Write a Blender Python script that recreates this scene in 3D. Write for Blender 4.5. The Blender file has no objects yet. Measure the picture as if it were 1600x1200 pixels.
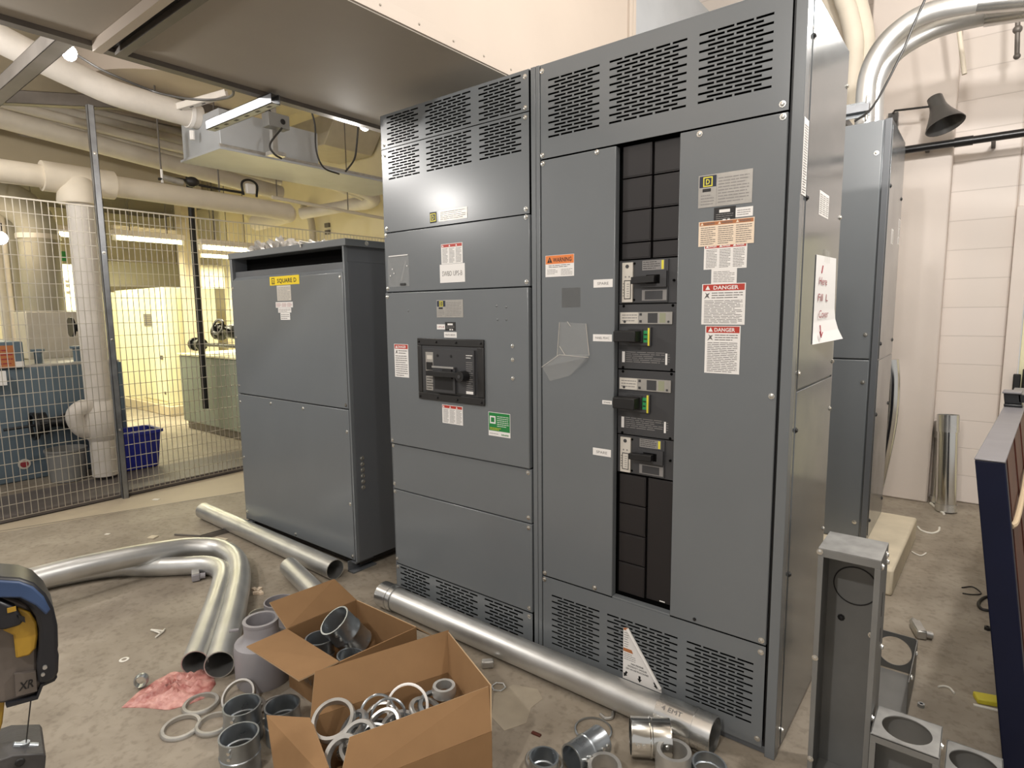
import bpy, bmesh, math, random
from mathutils import Vector, Matrix
random.seed(7)
S = bpy.context.scene
COL = S.collection
PI = math.pi

# ------------------------------------------------------------------ camera
FPX, YAW, PITCH, ROLL = 937.26, 0.6681, 0.1210, -0.0111
CAM = Vector((2.2428, -1.8889, 1.4333))
FW = Vector((-math.sin(YAW)*math.cos(PITCH), math.cos(YAW)*math.cos(PITCH), -math.sin(PITCH)))
_r = Vector((math.cos(YAW), math.sin(YAW), 0)); _u = _r.cross(FW)
RT = _r*math.cos(ROLL) + _u*math.sin(ROLL)
UP = _u*math.cos(ROLL) - _r*math.sin(ROLL)
cd = bpy.data.cameras.new('camera'); cam = bpy.data.objects.new('camera', cd); COL.objects.link(cam)
cd.sensor_fit = 'HORIZONTAL'; cd.sensor_width = 36.0; cd.lens = FPX/1600*36.0; cd.clip_start = 0.05; cd.clip_end = 100
M = Matrix((RT, UP, -FW)).transposed().to_4x4(); M.translation = CAM
cam.matrix_world = M
S.camera = cam

def at(px, py, axis, val):
    """The point of the place seen at a pixel, on the plane x, y or z = val."""
    d = FW + RT*((px-800)/FPX) + UP*((600-py)/FPX)
    t = (val-CAM[axis])/d[axis]
    return CAM + d*t

# ------------------------------------------------------------------ light
S.view_settings.view_transform = 'Standard'; S.view_settings.look = 'None'
S.view_settings.exposure = 0.33; S.view_settings.gamma = 1.0; S.view_settings.use_curve_mapping = False
W = bpy.data.worlds.new('world'); S.world = W; W.use_nodes = True
W.node_tree.nodes['Background'].inputs[0].default_value = (1.0, 0.96, 0.91, 1)
W.node_tree.nodes['Background'].inputs[1].default_value = 0.45

def lamp(name, loc, power, color=(1, .962, .918), r=.06):
    d = bpy.data.lights.new(name, 'POINT'); d.energy = power; d.color = color; d.shadow_soft_size = r
    o = bpy.data.objects.new(name, d); o.location = loc; COL.objects.link(o); return o
lamp('bulb_or_fill_light', (2.12, 1.55, 2.86), 20)
lamp('bulb_or_fill_light', (3.0, 1.1, 3.5), 40)
lamp('bulb_or_fill_light', (-2.6, -2.2, 2.95), 85)
lamp('bulb_or_fill_light', (1.6, -3.4, 3.20), 140)  # added key light behind the camera, no fixture of its own
lamp('bulb_or_fill_light', (2.50, 0.35, 3.10), 112)  # added unseen fill that lifts the aisle floor
lamp('bulb_or_fill_light', (2.0, -1.2, 3.50), 42)  # added unseen overhead fill for the floor around the boxes
lamp('bulb_or_fill_light', (-1.04, -1.51, 2.26), 26, r=.045)
lamp('bulb_or_fill_light', (-0.72, 0.36, 2.40), 18)
lamp('bulb_or_fill_light', (-1.60, -0.56, 2.72), 16)
def batten_lamp(loc, power, ly=1.6):
    d = bpy.data.lights.new('tube_light', 'AREA'); d.energy = power; d.color = (1, .94, .68); d.shape = 'RECTANGLE'; d.size = .12; d.size_y = ly
    o = bpy.data.objects.new('tube_light', d); o.location = loc; COL.objects.link(o)
batten_lamp((-6.4, 0.6, 2.28), 62); batten_lamp((-5.6, 2.3, 2.15), 45, 1.0); batten_lamp((-8.0, 0.6, 2.4), 60); batten_lamp((-5.9, -1.6, 2.6), 34); batten_lamp((-7.2, 2.7, 2.2), 45, 1.0)

# ------------------------------------------------------------------ materials
def lin(c):
    return tuple(((v/255)/12.92 if v/255 <= .04045 else ((v/255+.055)/1.055)**2.4) for v in c)
MATS = {}
def mat(name, rgb, rough=.5, metal=0., noise=0., nscale=8., bump=0., bscale=60., emit=None, estr=0., spec=.5, alpha=None, trans=0., rgb2=None, stretch=None, detail=4):
    m = bpy.data.materials.new(name); m.use_nodes = True
    nt = m.node_tree; b = nt.nodes['Principled BSDF']
    c = lin(rgb)
    b.inputs['Base Color'].default_value = (*c, 1); b.inputs['Roughness'].default_value = rough; b.inputs['Metallic'].default_value = metal
    b.inputs['Specular IOR Level'].default_value = spec
    if trans: b.inputs['Transmission Weight'].default_value = trans
    if alpha is not None: b.inputs['Alpha'].default_value = alpha
    if emit: b.inputs['Emission Color'].default_value = (*lin(emit), 1); b.inputs['Emission Strength'].default_value = estr
    if noise or bump:
        tc = nt.nodes.new('ShaderNodeTexCoord'); src = tc.outputs['Object']
        if stretch:
            mp = nt.nodes.new('ShaderNodeMapping'); mp.inputs['Scale'].default_value = stretch
            nt.links.new(src, mp.inputs[0]); src = mp.outputs[0]
    if noise:
        n = nt.nodes.new('ShaderNodeTexNoise'); n.inputs['Scale'].default_value = nscale; n.inputs['Detail'].default_value = detail
        nt.links.new(src, n.inputs['Vector'])
        r = nt.nodes.new('ShaderNodeValToRGB'); r.color_ramp.elements[0].position = .32; r.color_ramp.elements[1].position = .68
        c2 = lin(rgb2) if rgb2 else tuple(v*(1-noise) for v in c)
        r.color_ramp.elements[0].color = (*c2, 1); r.color_ramp.elements[1].color = (*c, 1)
        nt.links.new(n.outputs[0], r.inputs[0]); nt.links.new(r.outputs[0], b.inputs['Base Color'])
        if metal > .3:
            rr = nt.nodes.new('ShaderNodeMapRange'); rr.inputs[3].default_value = max(.05, rough-.1); rr.inputs[4].default_value = rough+.12
            nt.links.new(n.outputs[0], rr.inputs[0]); nt.links.new(rr.outputs[0], b.inputs['Roughness'])
    if bump:
        n2 = nt.nodes.new('ShaderNodeTexNoise'); n2.inputs['Scale'].default_value = bscale; n2.inputs['Detail'].default_value = 3
        nt.links.new(src, n2.inputs['Vector'])
        bp = nt.nodes.new('ShaderNodeBump'); bp.inputs['Strength'].default_value = bump; bp.inputs['Distance'].default_value = .004
        nt.links.new(n2.outputs[0], bp.inputs['Height']); nt.links.new(bp.outputs[0], b.inputs['Normal'])
    MATS[name] = m; return m

mat('gray_paint', (112, 116, 119), .25, 0, .05, 3, .02, 300, spec=.6)
mat('gray_paint_gloss', (114, 118, 121), .17, .35, .06, 3, .02, 40, spec=.7)
mat('dark_gray_paint', (96, 99, 103), .40, 0, .06, 3)
mat('box_gray', (126, 126, 124), .42, .2, .12, 9)
mat('black', (22, 21, 22), .5)
mat('hole_black', (6, 6, 6), .9, spec=.1)  # near-black that paints in the shade inside vents, slots and holes
mat('black_plastic', (40, 39, 39), .42, 0, .1, 30)
mat('charcoal', (62, 62, 64), .42)
mat('filler_black', (34, 31, 32), .45)
mat('white_label', (236, 233, 230), .5)
mat('paper', (238, 236, 234), .7, bump=.05, bscale=30)
mat('text_black', (35, 33, 33), .6)
mat('text_gray', (135, 132, 130), .6)
mat('text_mid', (98, 95, 93), .6)
mat('text_red', (150, 50, 60), .6)
mat('red_label', (182, 58, 46), .5)
mat('orange_label', (226, 128, 62), .5)
mat('brown_orange', (178, 112, 66), .5)
mat('cream_label', (235, 215, 192), .5)
mat('green_label', (32, 128, 62), .5)
mat('green_bright', (50, 150, 90), .45)
mat('yellow_label', (238, 208, 40), .5)
mat('logo_yellow', (226, 214, 70), .5)
mat('navy_label', (26, 34, 58), .5)
mat('silver_label', (176, 172, 166), .35, .45, .08, 60)
mat('faded_label', (206, 200, 190), .5)
mat('lcd', (150, 152, 128), .3)
mat('chrome', (215, 215, 212), .16, 1.0)
mat('screw_metal', (214, 212, 206), .25, .9)
mat('emt', (212, 212, 210), .40, .88, .16, 7, .05, 120)
mat('emt_bright', (222, 222, 220), .24, .95, .12, 10)
mat('zinc', (182, 188, 193), .30, .9, .25, 14, .08, 50)
mat('zinc_light', (196, 194, 190), .38, .75, .2, 20)
mat('silver_box', (186, 190, 194), .42, .25, .1, 4)
mat('strut', (160, 163, 168), .38, .8, .25, 12)
mat('pvc_gray', (152, 149, 153), .45, 0, .06, 10)
mat('cardboard', (144, 112, 79), .85, 0, .07, 14, .05, 90, spec=.2)
mat('cardboard_in', (138, 106, 74), .85, 0, .07, 14, .05, 90, spec=.2)
mat('cardboard_edge', (178, 152, 120), .9)
mat('cream_paint', (222, 211, 202), .55, 0, .05, 3, .06, 40)
mat('cream_warm', (232, 222, 194), .5, 0, .06, 3)
mat('cream_cabinet', (236, 231, 194), .45, 0, .04, 2)
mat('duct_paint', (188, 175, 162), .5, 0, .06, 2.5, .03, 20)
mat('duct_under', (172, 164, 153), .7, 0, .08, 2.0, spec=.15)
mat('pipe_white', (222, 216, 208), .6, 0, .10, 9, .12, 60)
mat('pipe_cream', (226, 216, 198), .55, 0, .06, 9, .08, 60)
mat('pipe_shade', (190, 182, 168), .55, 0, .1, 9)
mat('beige_wall', (168, 156, 132), .7, 0, .08, 2)
mat('ceiling_paint', (186, 178, 166), .8, 0, .1, 1.5)
mat('galv_dark', (128, 122, 116), .5, .5, .3, 5)
mat('equip_blue', (98, 114, 126), .45, 0, .1, 3)
mat('equip_green', (132, 140, 130), .5, 0, .08, 3)
mat('bin_blue', (34, 44, 150), .4)
mat('bin_gray', (142, 142, 140), .5, 0, .12, 8)
mat('valve_black', (24, 26, 30), .35)
mat('wire_black', (34, 32, 30), .5)
mat('fence_wire', (196, 190, 178), .4, .5)
mat('floor_plate', (112, 106, 104), .6, .2, .2, 6)
mat('tube_glow', (255, 250, 200), .5, emit=(255, 246, 190), estr=7)
mat('bulb_glow', (255, 245, 230), .5, emit=(255, 238, 214), estr=55)
mat('socket', (30, 30, 30), .5)
mat('lamp_gray', (72, 70, 68), .28)
mat('pipe_black', (22, 22, 24), .3)
mat('navy', (14, 20, 46), .5, 0, .15, 8, spec=.25)
mat('box_scuffed', (150, 150, 148), .4, .2, .35, 18)
mat('navy_top', (120, 118, 122), .45, .1, .12, 12)
mat('wood_red', (92, 42, 28), .5, 0, .55, 5, .15, 30, stretch=(6, 6, .6))
mat('rope', (190, 170, 140), .8)
mat('pink_bag', (212, 160, 150), .42, 0, .45, 30, 1.0, 34, rgb2=(160, 92, 86))
mat('saw_black', (32, 33, 38), .38, 0, .1, 20)
mat('saw_blue', (56, 78, 116), .4, 0, .25, 15)
mat('saw_yellow', (176, 138, 46), .45, 0, .2, 16)
mat('saw_gray', (112, 104, 98), .4, .3, .2, 14)
mat('cast_gray', (86, 84, 84), .5, .4, .35, 22, .3, 60)
mat('floor_light', (186, 173, 151), .65, 0, .12, 3)
mat('floor_patch', (172, 161, 143), .65, 0, .2, 9)
mat('scrap_white', (226, 222, 212), .7)
mat('concrete_pad', (216, 204, 180), .85, 0, .16, 7, .2, 40)
mat('plastic_clear', (225, 225, 222), .10, 0, alpha=.09, spec=1.0)
mat('yellow_pack', (214, 200, 60), .5)
mat('door_dark', (20, 20, 22), .6)
mat('glow_window', (236, 226, 150), .6)
mat('column_beige', (200, 186, 158), .6, 0, .06, 4)
mat('wall_gray', (146, 140, 122), .7, 0, .06, 2)

def floor_mat():
    m = bpy.data.materials.new('concrete_floor'); m.use_nodes = True; nt = m.node_tree; b = nt.nodes['Principled BSDF']
    tc = nt.nodes.new('ShaderNodeTexCoord')
    def nz(sc, det, dist=0.):
        n = nt.nodes.new('ShaderNodeTexNoise'); n.inputs['Scale'].default_value = sc; n.inputs['Detail'].default_value = det; n.inputs['Distortion'].default_value = dist
        nt.links.new(tc.outputs['Object'], n.inputs['Vector']); return n
    def ramp(n, p0, c0, p1, c1):
        r = nt.nodes.new('ShaderNodeValToRGB'); e = r.color_ramp.elements
        e[0].position = p0; e[0].color = (*lin(c0), 1); e[1].position = p1; e[1].color = (*lin(c1), 1)
        nt.links.new(n.outputs[0], r.inputs[0]); return r
    r1 = ramp(nz(1.1, 8, 1.2), .34, (143, 133, 119), .66, (168, 158, 143))
    r2 = ramp(nz(5, 6, .6), .30, (205, 200, 194), .62, (255, 255, 255))
    r3 = ramp(nz(38, 3), .30, (196, 192, 188), .5, (255, 255, 255))
    m1 = nt.nodes.new('ShaderNodeMixRGB'); m1.blend_type = 'MULTIPLY'; m1.inputs[0].default_value = .55
    m2 = nt.nodes.new('ShaderNodeMixRGB'); m2.blend_type = 'MULTIPLY'; m2.inputs[0].default_value = .5
    nt.links.new(r1.outputs[0], m1.inputs[1]); nt.links.new(r2.outputs[0], m1.inputs[2])
    nt.links.new(m1.outputs[0], m2.inputs[1]); nt.links.new(r3.outputs[0], m2.inputs[2])
    nt.links.new(m2.outputs[0], b.inputs['Base Color'])
    b.inputs['Roughness'].default_value = .62
    bp = nt.nodes.new('ShaderNodeBump'); bp.inputs['Strength'].default_value = .15; bp.inputs['Distance'].default_value = .004
    nb = nz(25, 5); nt.links.new(nb.outputs[0], bp.inputs['Height']); nt.links.new(bp.outputs[0], b.inputs['Normal'])
    MATS['concrete_floor'] = m
floor_mat()
def block_mat():
    m = bpy.data.materials.new('painted_block'); m.use_nodes = True; nt = m.node_tree; b = nt.nodes['Principled BSDF']
    tc = nt.nodes.new('ShaderNodeTexCoord'); mp = nt.nodes.new('ShaderNodeMapping'); mp.inputs['Rotation'].default_value = (PI/2, 0, 0)
    nt.links.new(tc.outputs['Object'], mp.inputs[0])
    br = nt.nodes.new('ShaderNodeTexBrick'); br.inputs['Scale'].default_value = 1.0
    br.inputs['Brick Width'].default_value = 3.2; br.inputs['Row Height'].default_value = .2032; br.inputs['Mortar Size'].default_value = .004; br.inputs['Mortar Smooth'].default_value = .3
    br.inputs['Color1'].default_value = (*lin((224, 214, 206)), 1); br.inputs['Color2'].default_value = (*lin((221, 211, 202)), 1); br.inputs['Mortar'].default_value = (*lin((206, 196, 188)), 1)
    nt.links.new(mp.outputs[0], br.inputs['Vector']); nt.links.new(br.outputs['Color'], b.inputs['Base Color'])
    bp = nt.nodes.new('ShaderNodeBump'); bp.inputs['Strength'].default_value = .35; bp.inputs['Distance'].default_value = .006; bp.invert = True
    nt.links.new(br.outputs['Fac'], bp.inputs['Height']); nt.links.new(bp.outputs[0], b.inputs['Normal'])
    b.inputs['Roughness'].default_value = .5
    MATS['painted_block'] = m
block_mat()

# ------------------------------------------------------------------ mesh helpers
class Pl:
    """A plane frame: origin o, in-plane u and v, outward normal n."""
    def __init__(s, o, u, v):
        s.o, s.u, s.v = Vector(o), Vector(u).normalized(), Vector(v).normalized(); s.n = s.u.cross(s.v)
    def p(s, a, b, h=0): return s.o + s.u*a + s.v*b + s.n*h
def FRONT(y): return Pl((0, y, 0), (1, 0, 0), (0, 0, 1))      # faces -y
def SIDE(x): return Pl((x, 0, 0), (0, 1, 0), (0, 0, 1))       # faces +x
def TOPF(z): return Pl((0, 0, z), (1, 0, 0), (0, 1, 0))       # faces +z

_txt = {}
def text_geo(s, bold=False):
    k = (s, bold)
    if k in _txt: return _txt[k]
    c = bpy.data.curves.new('t', 'FONT'); c.body = s; c.size = 1; c.resolution_u = 2
    if bold: c.offset = .02
    o = bpy.data.objects.new('t', c); COL.objects.link(o)
    dg = bpy.context.evaluated_depsgraph_get(); me = o.evaluated_get(dg).to_mesh()
    vs = [v.co.copy() for v in me.vertices]; fs = [tuple(p.vertices) for p in me.polygons]
    o.evaluated_get(dg).to_mesh_clear(); bpy.data.objects.remove(o); bpy.data.curves.remove(c)
    _txt[k] = (vs, fs); return _txt[k]

class B:
    def __init__(s): s.bm = bmesh.new(); s.m = []
    def mi(s, m):
        if m not in s.m: s.m.append(m)
        return s.m.index(m)
    def face(s, pts, m, smooth=False):
        vs = [s.bm.verts.new(p) for p in pts]
        try: f = s.bm.faces.new(vs)
        except ValueError: return
        f.material_index = s.mi(m); f.smooth = smooth
    def fbox(s, P, u0, u1, v0, v1, h0, h1, m):
        c = [P.p(u, v, h) for h in (h0, h1) for v in (v0, v1) for u in (u0, u1)]
        s.hexa(c, m); return s
    def hexa(s, c, m):
        vs = [s.bm.verts.new(p) for p in c]; k = s.mi(m)
        for q in ((0, 2, 3, 1), (4, 5, 7, 6), (0, 1, 5, 4), (2, 6, 7, 3), (0, 4, 6, 2), (1, 3, 7, 5)):
            f = s.bm.faces.new([vs[i] for i in q]); f.material_index = k
    def box(s, x0, x1, y0, y1, z0, z1, m):
        s.hexa([Vector((x, y, z)) for z in (z0, z1) for y in (y0, y1) for x in (x0, x1)], m); return s
    def quad(s, P, u0, u1, v0, v1, h, m):
        s.face([P.p(u0, v0, h), P.p(u1, v0, h), P.p(u1, v1, h), P.p(u0, v1, h)], m); return s
    def poly(s, P, pts, h, m): s.face([P.p(a, b, h) for a, b in pts], m); return s
    def prism(s, P, pts, h0, h1, m, mside=None):
        n = len(pts); a = [s.bm.verts.new(P.p(x, y, h0)) for x, y in pts]; b = [s.bm.verts.new(P.p(x, y, h1)) for x, y in pts]
        k = s.mi(m); ks = s.mi(mside or m)
        f = s.bm.faces.new(b); f.material_index = k
        f = s.bm.faces.new(a[::-1]); f.material_index = k
        for i in range(n):
            j = (i+1) % n; f = s.bm.faces.new((a[i], a[j], b[j], b[i])); f.material_index = ks
        return s
    def text(s, P, t, u, v, size, m, h=.0012, align='C', width=None, bold=False, shear=0):
        vs, fs = text_geo(t, bold)
        if not vs: return s
        x0, x1 = min(p.x for p in vs), max(p.x for p in vs)
        sx = size if width is None else width/(x1-x0)
        off = {'C': -(x0+x1)/2*sx, 'L': -x0*sx, 'R': -x1*sx}[align]
        nv = [s.bm.verts.new(P.p(u+p.x*sx+off+p.y*size*shear, v+p.y*size, h)) for p in vs]; k = s.mi(m)
        for f in fs:
            try: q = s.bm.faces.new([nv[i] for i in f]); q.material_index = k
            except ValueError: pass
        return s
    def lines(s, P, u0, u1, v0, v1, n, m, h=.0011, fill=.85, thick=.30, gap=0.):
        dv = (v1-v0)/n
        for i in range(n):
            vb = v0+dv*(i+.3); e = u0+(u1-u0)*(1-random.random()*(1-fill)*2*(i % 3 == 0)); a = u0
            while a < e-1e-4:
                w = min((u1-u0)*random.uniform(.10, .28), e-a); s.quad(P, a, a+w, vb, vb+dv*thick, h, m); a += w+(u1-u0)*.025
        return s
    def rings(s, rings, m, closed=False, cap0=False, cap1=False, smooth=True):
        """Skin rings of points of equal length."""
        k = s.mi(m); L = [[s.bm.verts.new(p) for p in r] for r in rings]; n = len(L[0])
        idx = list(range(len(L))); pairs = list(zip(idx, idx[1:])) + ([(idx[-1], 0)] if closed else [])
        for a, b in pairs:
            for i in range(n):
                j = (i+1) % n
                f = s.bm.faces.new((L[a][i], L[a][j], L[b][j], L[b][i])); f.material_index = k; f.smooth = smooth
        if cap0: f = s.bm.faces.new(L[0][::-1]); f.material_index = k
        if cap1: f = s.bm.faces.new(L[-1]); f.material_index = k
        return s
    def lathe(s, prof, m, o=(0, 0, 0), axis=(0, 0, 1), n=32, closed=False, cap0=False, cap1=False):
        """prof: (radius, height) pairs about axis."""
        o = Vector(o); ax = Vector(axis).normalized(); t = Vector((1, 0, 0)) if abs(ax.x) < .9 else Vector((0, 1, 0))
        e1 = ax.cross(t).normalized(); e2 = ax.cross(e1)
        R_ = [[o+ax*h+(e1*math.cos(2*PI*i/n)+e2*math.sin(2*PI*i/n))*r for i in range(n)] for r, h in prof]
        return s.rings(R_, m, closed, cap0, cap1)
    def cyl(s, a, b, r, m, n=16, r2=None, caps=True):
        a, b = Vector(a), Vector(b)
        return s.lathe([(r, 0), (r if r2 is None else r2, (b-a).length)], m, a, b-a, n, cap0=caps, cap1=caps)
    def tube(s, path, r, m, n=16, hollow=0., caps=True, radii=None):
        pts = [Vector(p) for p in path]; N = len(pts)
        tg = [(pts[min(i+1, N-1)]-pts[max(i-1, 0)]).normalized() for i in range(N)]
        t = Vector((0, 0, 1)) if abs(tg[0].z) < .9 else Vector((1, 0, 0))
        e1 = tg[0].cross(t).normalized(); out = []; inn = []
        for i in range(N):
            if i:
                q = tg[i-1].rotation_difference(tg[i]); e1 = (q @ e1)
                e1 = (e1-tg[i]*e1.dot(tg[i])).normalized()
            e2 = tg[i].cross(e1); ri = radii[i] if radii else r
            out.append([pts[i]+(e1*math.cos(2*PI*k/n)+e2*math.sin(2*PI*k/n))*ri for k in range(n)])
            inn.append([pts[i]+(e1*math.cos(2*PI*k/n)+e2*math.sin(2*PI*k/n))*(ri-hollow) for k in range(n)])
        if hollow: s.rings(out+inn[::-1], m, closed=True)
        else: s.rings(out, m, cap0=caps, cap1=caps)
        return s
    def sphere(s, c, r, m, n=12, sq=(1, 1, 1)):
        c = Vector(c); prof = [[c+Vector((math.cos(2*PI*i/n)*math.sin(PI*j/8)*r*sq[0], math.sin(2*PI*i/n)*math.sin(PI*j/8)*r*sq[1], math.cos(PI*j/8)*r*sq[2])) for i in range(n)] for j in range(1, 8)]
        return s.rings(prof[::-1], m, cap0=True, cap1=True)

WL = {}     # world place of every linked object, for parenting
def wloc(o): return WL.get(o.name, Vector((0, 0, 0)))
def link(b, name, parent=None, bevel=0., sharp=40, origin=None, recalc=True):
    bm = b.bm
    if recalc: bmesh.ops.recalc_face_normals(bm, faces=bm.faces)
    me = bpy.data.meshes.new(name)
    xs = [v.co for v in bm.verts]
    lo = Vector([min(c[i] for c in xs) for i in range(3)]); hi = Vector([max(c[i] for c in xs) for i in range(3)])
    c = Vector(origin) if origin is not None else Vector(((lo.x+hi.x)/2, (lo.y+hi.y)/2, lo.z))
    bmesh.ops.translate(bm, verts=bm.verts, vec=-c)
    bm.to_mesh(me); bm.free()
    for k in b.m: me.materials.append(MATS[k])
    me.set_sharp_from_angle(angle=math.radians(sharp))
    o = bpy.data.objects.new(name, me); COL.objects.link(o)
    if parent is not None: o.parent = parent; o.location = c-wloc(parent)
    else: o.location = c
    WL[o.name] = c
    if bevel:
        md = o.modifiers.new('bevel', 'BEVEL'); md.width = bevel; md.segments = 2; md.limit_method = 'ANGLE'; md.angle_limit = math.radians(50)
    return o
def tag(o, label, cat, group=None, kind=None):
    o['label'] = label; o['category'] = cat
    if group: o['group'] = group
    if kind: o['kind'] = kind
    return o
def thing(name, label, cat, loc, group=None):
    o = bpy.data.objects.new(name, None); COL.objects.link(o); o.location = loc; o.empty_display_size = .1
    WL[o.name] = Vector(loc); return tag(o, label, cat, group)
def struct(b, name, **k):
    o = link(b, name, **k); o['kind'] = 'structure'; return o
def smooth_path(pts, n=6):
    """Catmull-Rom through the points."""
    P = [Vector(p) for p in pts]; P = [P[0]*2-P[1]]+P+[P[-1]*2-P[-2]]; out = []
    for i in range(1, len(P)-2):
        for k in range(n):
            t = k/n; a, b, c, d = P[i-1], P[i], P[i+1], P[i+2]
            out.append(.5*((2*b)+(c-a)*t+(2*a-5*b+4*c-d)*t*t+(3*b-a-3*c+d)*t**3))
    out.append(P[-2]); return out
SCREW = {}
def screw(parent, P, u, v, h=0., r=.0065, m='screw_metal', name='screw'):
    """A small hexagon-head screw on a panel: a mesh of its own, shared data."""
    k = (m, r, tuple(P.n))
    if k not in SCREW:
        b = B(); Q = Pl((0, 0, 0), P.u, P.v)
        b.lathe([(r*1.5, 0), (r*1.5, .0015), (r, .0016), (r*.92, .005), (r*.5, .006)], m, (0, 0, 0), P.n, 8, cap0=True, cap1=True)
        o = link(b, name, parent, origin=(0, 0, 0)); SCREW[k] = o.data
    else:
        o = bpy.data.objects.new(name, SCREW[k]); COL.objects.link(o); o.parent = parent
    c = P.p(u, v, h); o.location = c-wloc(parent); WL[o.name] = c
    return o

def vents(b, P, u0, u1, v0, v1, groups, m='gray_paint', t=.0025):
    """A sheet u0..u1 x v0..v1 with real slots; groups: (g0,g1,gz0,gz1,slots,long rows)."""
    h0, h1 = -t, 0.; a = u0
    for g0, g1, z0, z1, n, rows in groups:
        b.fbox(P, a, g0, v0, v1, h0, h1, m); b.fbox(P, g0, g1, v0, z0, h0, h1, m); b.fbox(P, g0, g1, z1, v1, h0, h1, m)
        N = rows*2-1; pitch = (z1-z0)/(N-.45); sh = pitch*.55; gap = (g1-g0)*.03; w = ((g1-g0)-(n-1)*gap)/n
        for i in range(N):
            zb = z0+i*pitch; zt = zb+sh
            if i < N-1: b.fbox(P, g0, g1, zt, zb+pitch, h0, h1, m)
            k = n if i % 2 == 0 else n-1; s0 = g0+(0 if i % 2 == 0 else (w+gap)/2)
            if i % 2:
                b.fbox(P, g0, s0, zb, zt, h0, h1, m); b.fbox(P, s0+k*w+(k-1)*gap, g1, zb, zt, h0, h1, m)
            for j in range(k-1): b.fbox(P, s0+(j+1)*w+j*gap, s0+(j+1)*(w+gap), zb, zt, h0, h1, m)
        a = g1
    b.fbox(P, a, u1, v0, v1, h0, h1, m)

def danger_label(parent, P, u0, u1, v0, v1, cols=1, head='red_label', paper='white_label', rows=12, title='DANGER', h=.0, text='text_mid', picto=False, name='warning_label'):
    b = B(); H = (v1-v0); hh = min(.17*H, .022)
    b.fbox(P, u0, u1, v0, v1, h, h+.0006, paper)
    if head:
        b.quad(P, u0+.003, u1-.003, v1-hh, v1-.002, h+.0009, head)
        w = (u1-u0-.006)/cols
        for c in range(cols):
            a = u0+.003+c*w
            b.poly(P, [(a+w*.06, v1-hh*.85), (a+w*.06+hh*.7, v1-hh*.85), (a+w*.06+hh*.35, v1-hh*.22)], h+.0011, paper)
            if title: b.text(P, title, a+w*.56, v1-hh*.82, hh*.75, paper if head == 'red_label' else text, h+.0011, width=min(w*.62, hh*3.6), bold=True)
    else: hh = H*.06; w = (u1-u0-.006)/cols
    for c in range(cols):
        a = u0+.003+c*w; t = v1-hh-.003
        if picto:
            e = min(w*.28, .022)
            b.poly(P, [(a+.004, t-e), (a+e*.5, t-e*.45), (a+e*.35, t-.002), (a+e*.6, t-e*.3), (a+e, t-e*.15), (a+e*.75, t-e*.5), (a+e, t-e*.95), (a+e*.6, t-e*.7)], h+.0011, text)
            k = max(2, int(rows*e/(H-hh))); b.lines(P, a+e+.006, a+w-.005, t-e, t, k, text, h+.0011)
            b.lines(P, a+.005, a+w-.005, v0+.004, t-e-.003, rows-k, text, h+.0011)
        else: b.lines(P, a+.004, a+w-.004, v0+.004, t, rows, text, h+.0011)
    return link(b, name, parent, recalc=False)
def plain_label(parent, P, u0, u1, v0, v1, text=None, size=None, m='white_label', tm='text_black', width=None, h=0., name='name_label', shear=0, bold=False):
    b = B(); b.fbox(P, u0, u1, v0, v1, h, h+.0007, m)
    if text:
        sz = size or (v1-v0)*.62; b.text(P, text, (u0+u1)/2, (v0+v1)/2-sz*.36, sz, tm, h+.0012, width=width or (u1-u0)*.8, shear=shear, bold=bold)
    return link(b, name, parent, recalc=False)
def square_logo(b, P, u, v, s, h=.0009):
    """The squared D mark."""
    b.quad(P, u-s/2, u+s/2, v-s/2, v+s/2, h, 'logo_yellow'); b.quad(P, u-s*.38, u+s*.38, v-s*.38, v+s*.38, h+.0003, 'navy_label')
    b.text(P, 'D', u, v-s*.27, s*.75, 'logo_yellow', h+.0006, width=s*.42, bold=True)
def nameplate(parent, P, u0, u1, v0, v1, logo=True, name='rating_plate', m='silver_label'):
    b = B(); b.fbox(P, u0, u1, v0, v1, 0, .0012, m); w = u1-u0; H = v1-v0
    if logo:
        b.quad(P, u0+.003, u0+w*.34, v1-H*.38, v1-.003, .0015, 'navy_label'); square_logo(b, P, u0+w*.18, v1-H*.21, H*.30, .0017)
        b.quad(P, u0+w*.08, u0+w*.24, v1-H*.52, v1-H*.42, .0015, 'text_black')
        b.lines(P, u0+w*.05, u0+w*.30, v0+H*.06, v0+H*.42, 4, 'text_gray', .0016)
        b.lines(P, u0+w*.38, u1-w*.06, v0+H*.08, v1-H*.1, 9, 'text_gray', .0016)
        b.quad(P, u0+w*.345, u0+w*.35, v0+.003, v1-.003, .0016, 'text_gray')
    else: b.lines(P, u0+w*.06, u1-w*.06, v0+H*.1, v1-H*.1, 5, 'text_gray', .0016)
    return link(b, name, parent, recalc=False)
def black_plate(parent, P, u0, u1, v0, v1, name='data_plate'):
    b = B(); w, H = u1-u0, v1-v0
    b.fbox(P, u0, u1, v0, v1, 0, .0012, 'text_black'); b.quad(P, u0+w*.25, u1-w*.25, v1-H*.36, v1-H*.16, .0016, 'white_label')
    b.lines(P, u0+w*.1, u1-w*.1, v0+H*.2, v0+H*.6, 3, 'text_gray', .0016)
    b.quad(P, u0+w*.42, u0+w*.56, v0+H*.05, v0+H*.2, .0016, 'white_label'); b.quad(P, u0+w*.64, u0+w*.76, v0+H*.05, v0+H*.2, .0016, 'white_label')
    return link(b, name, parent, recalc=False)
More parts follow.
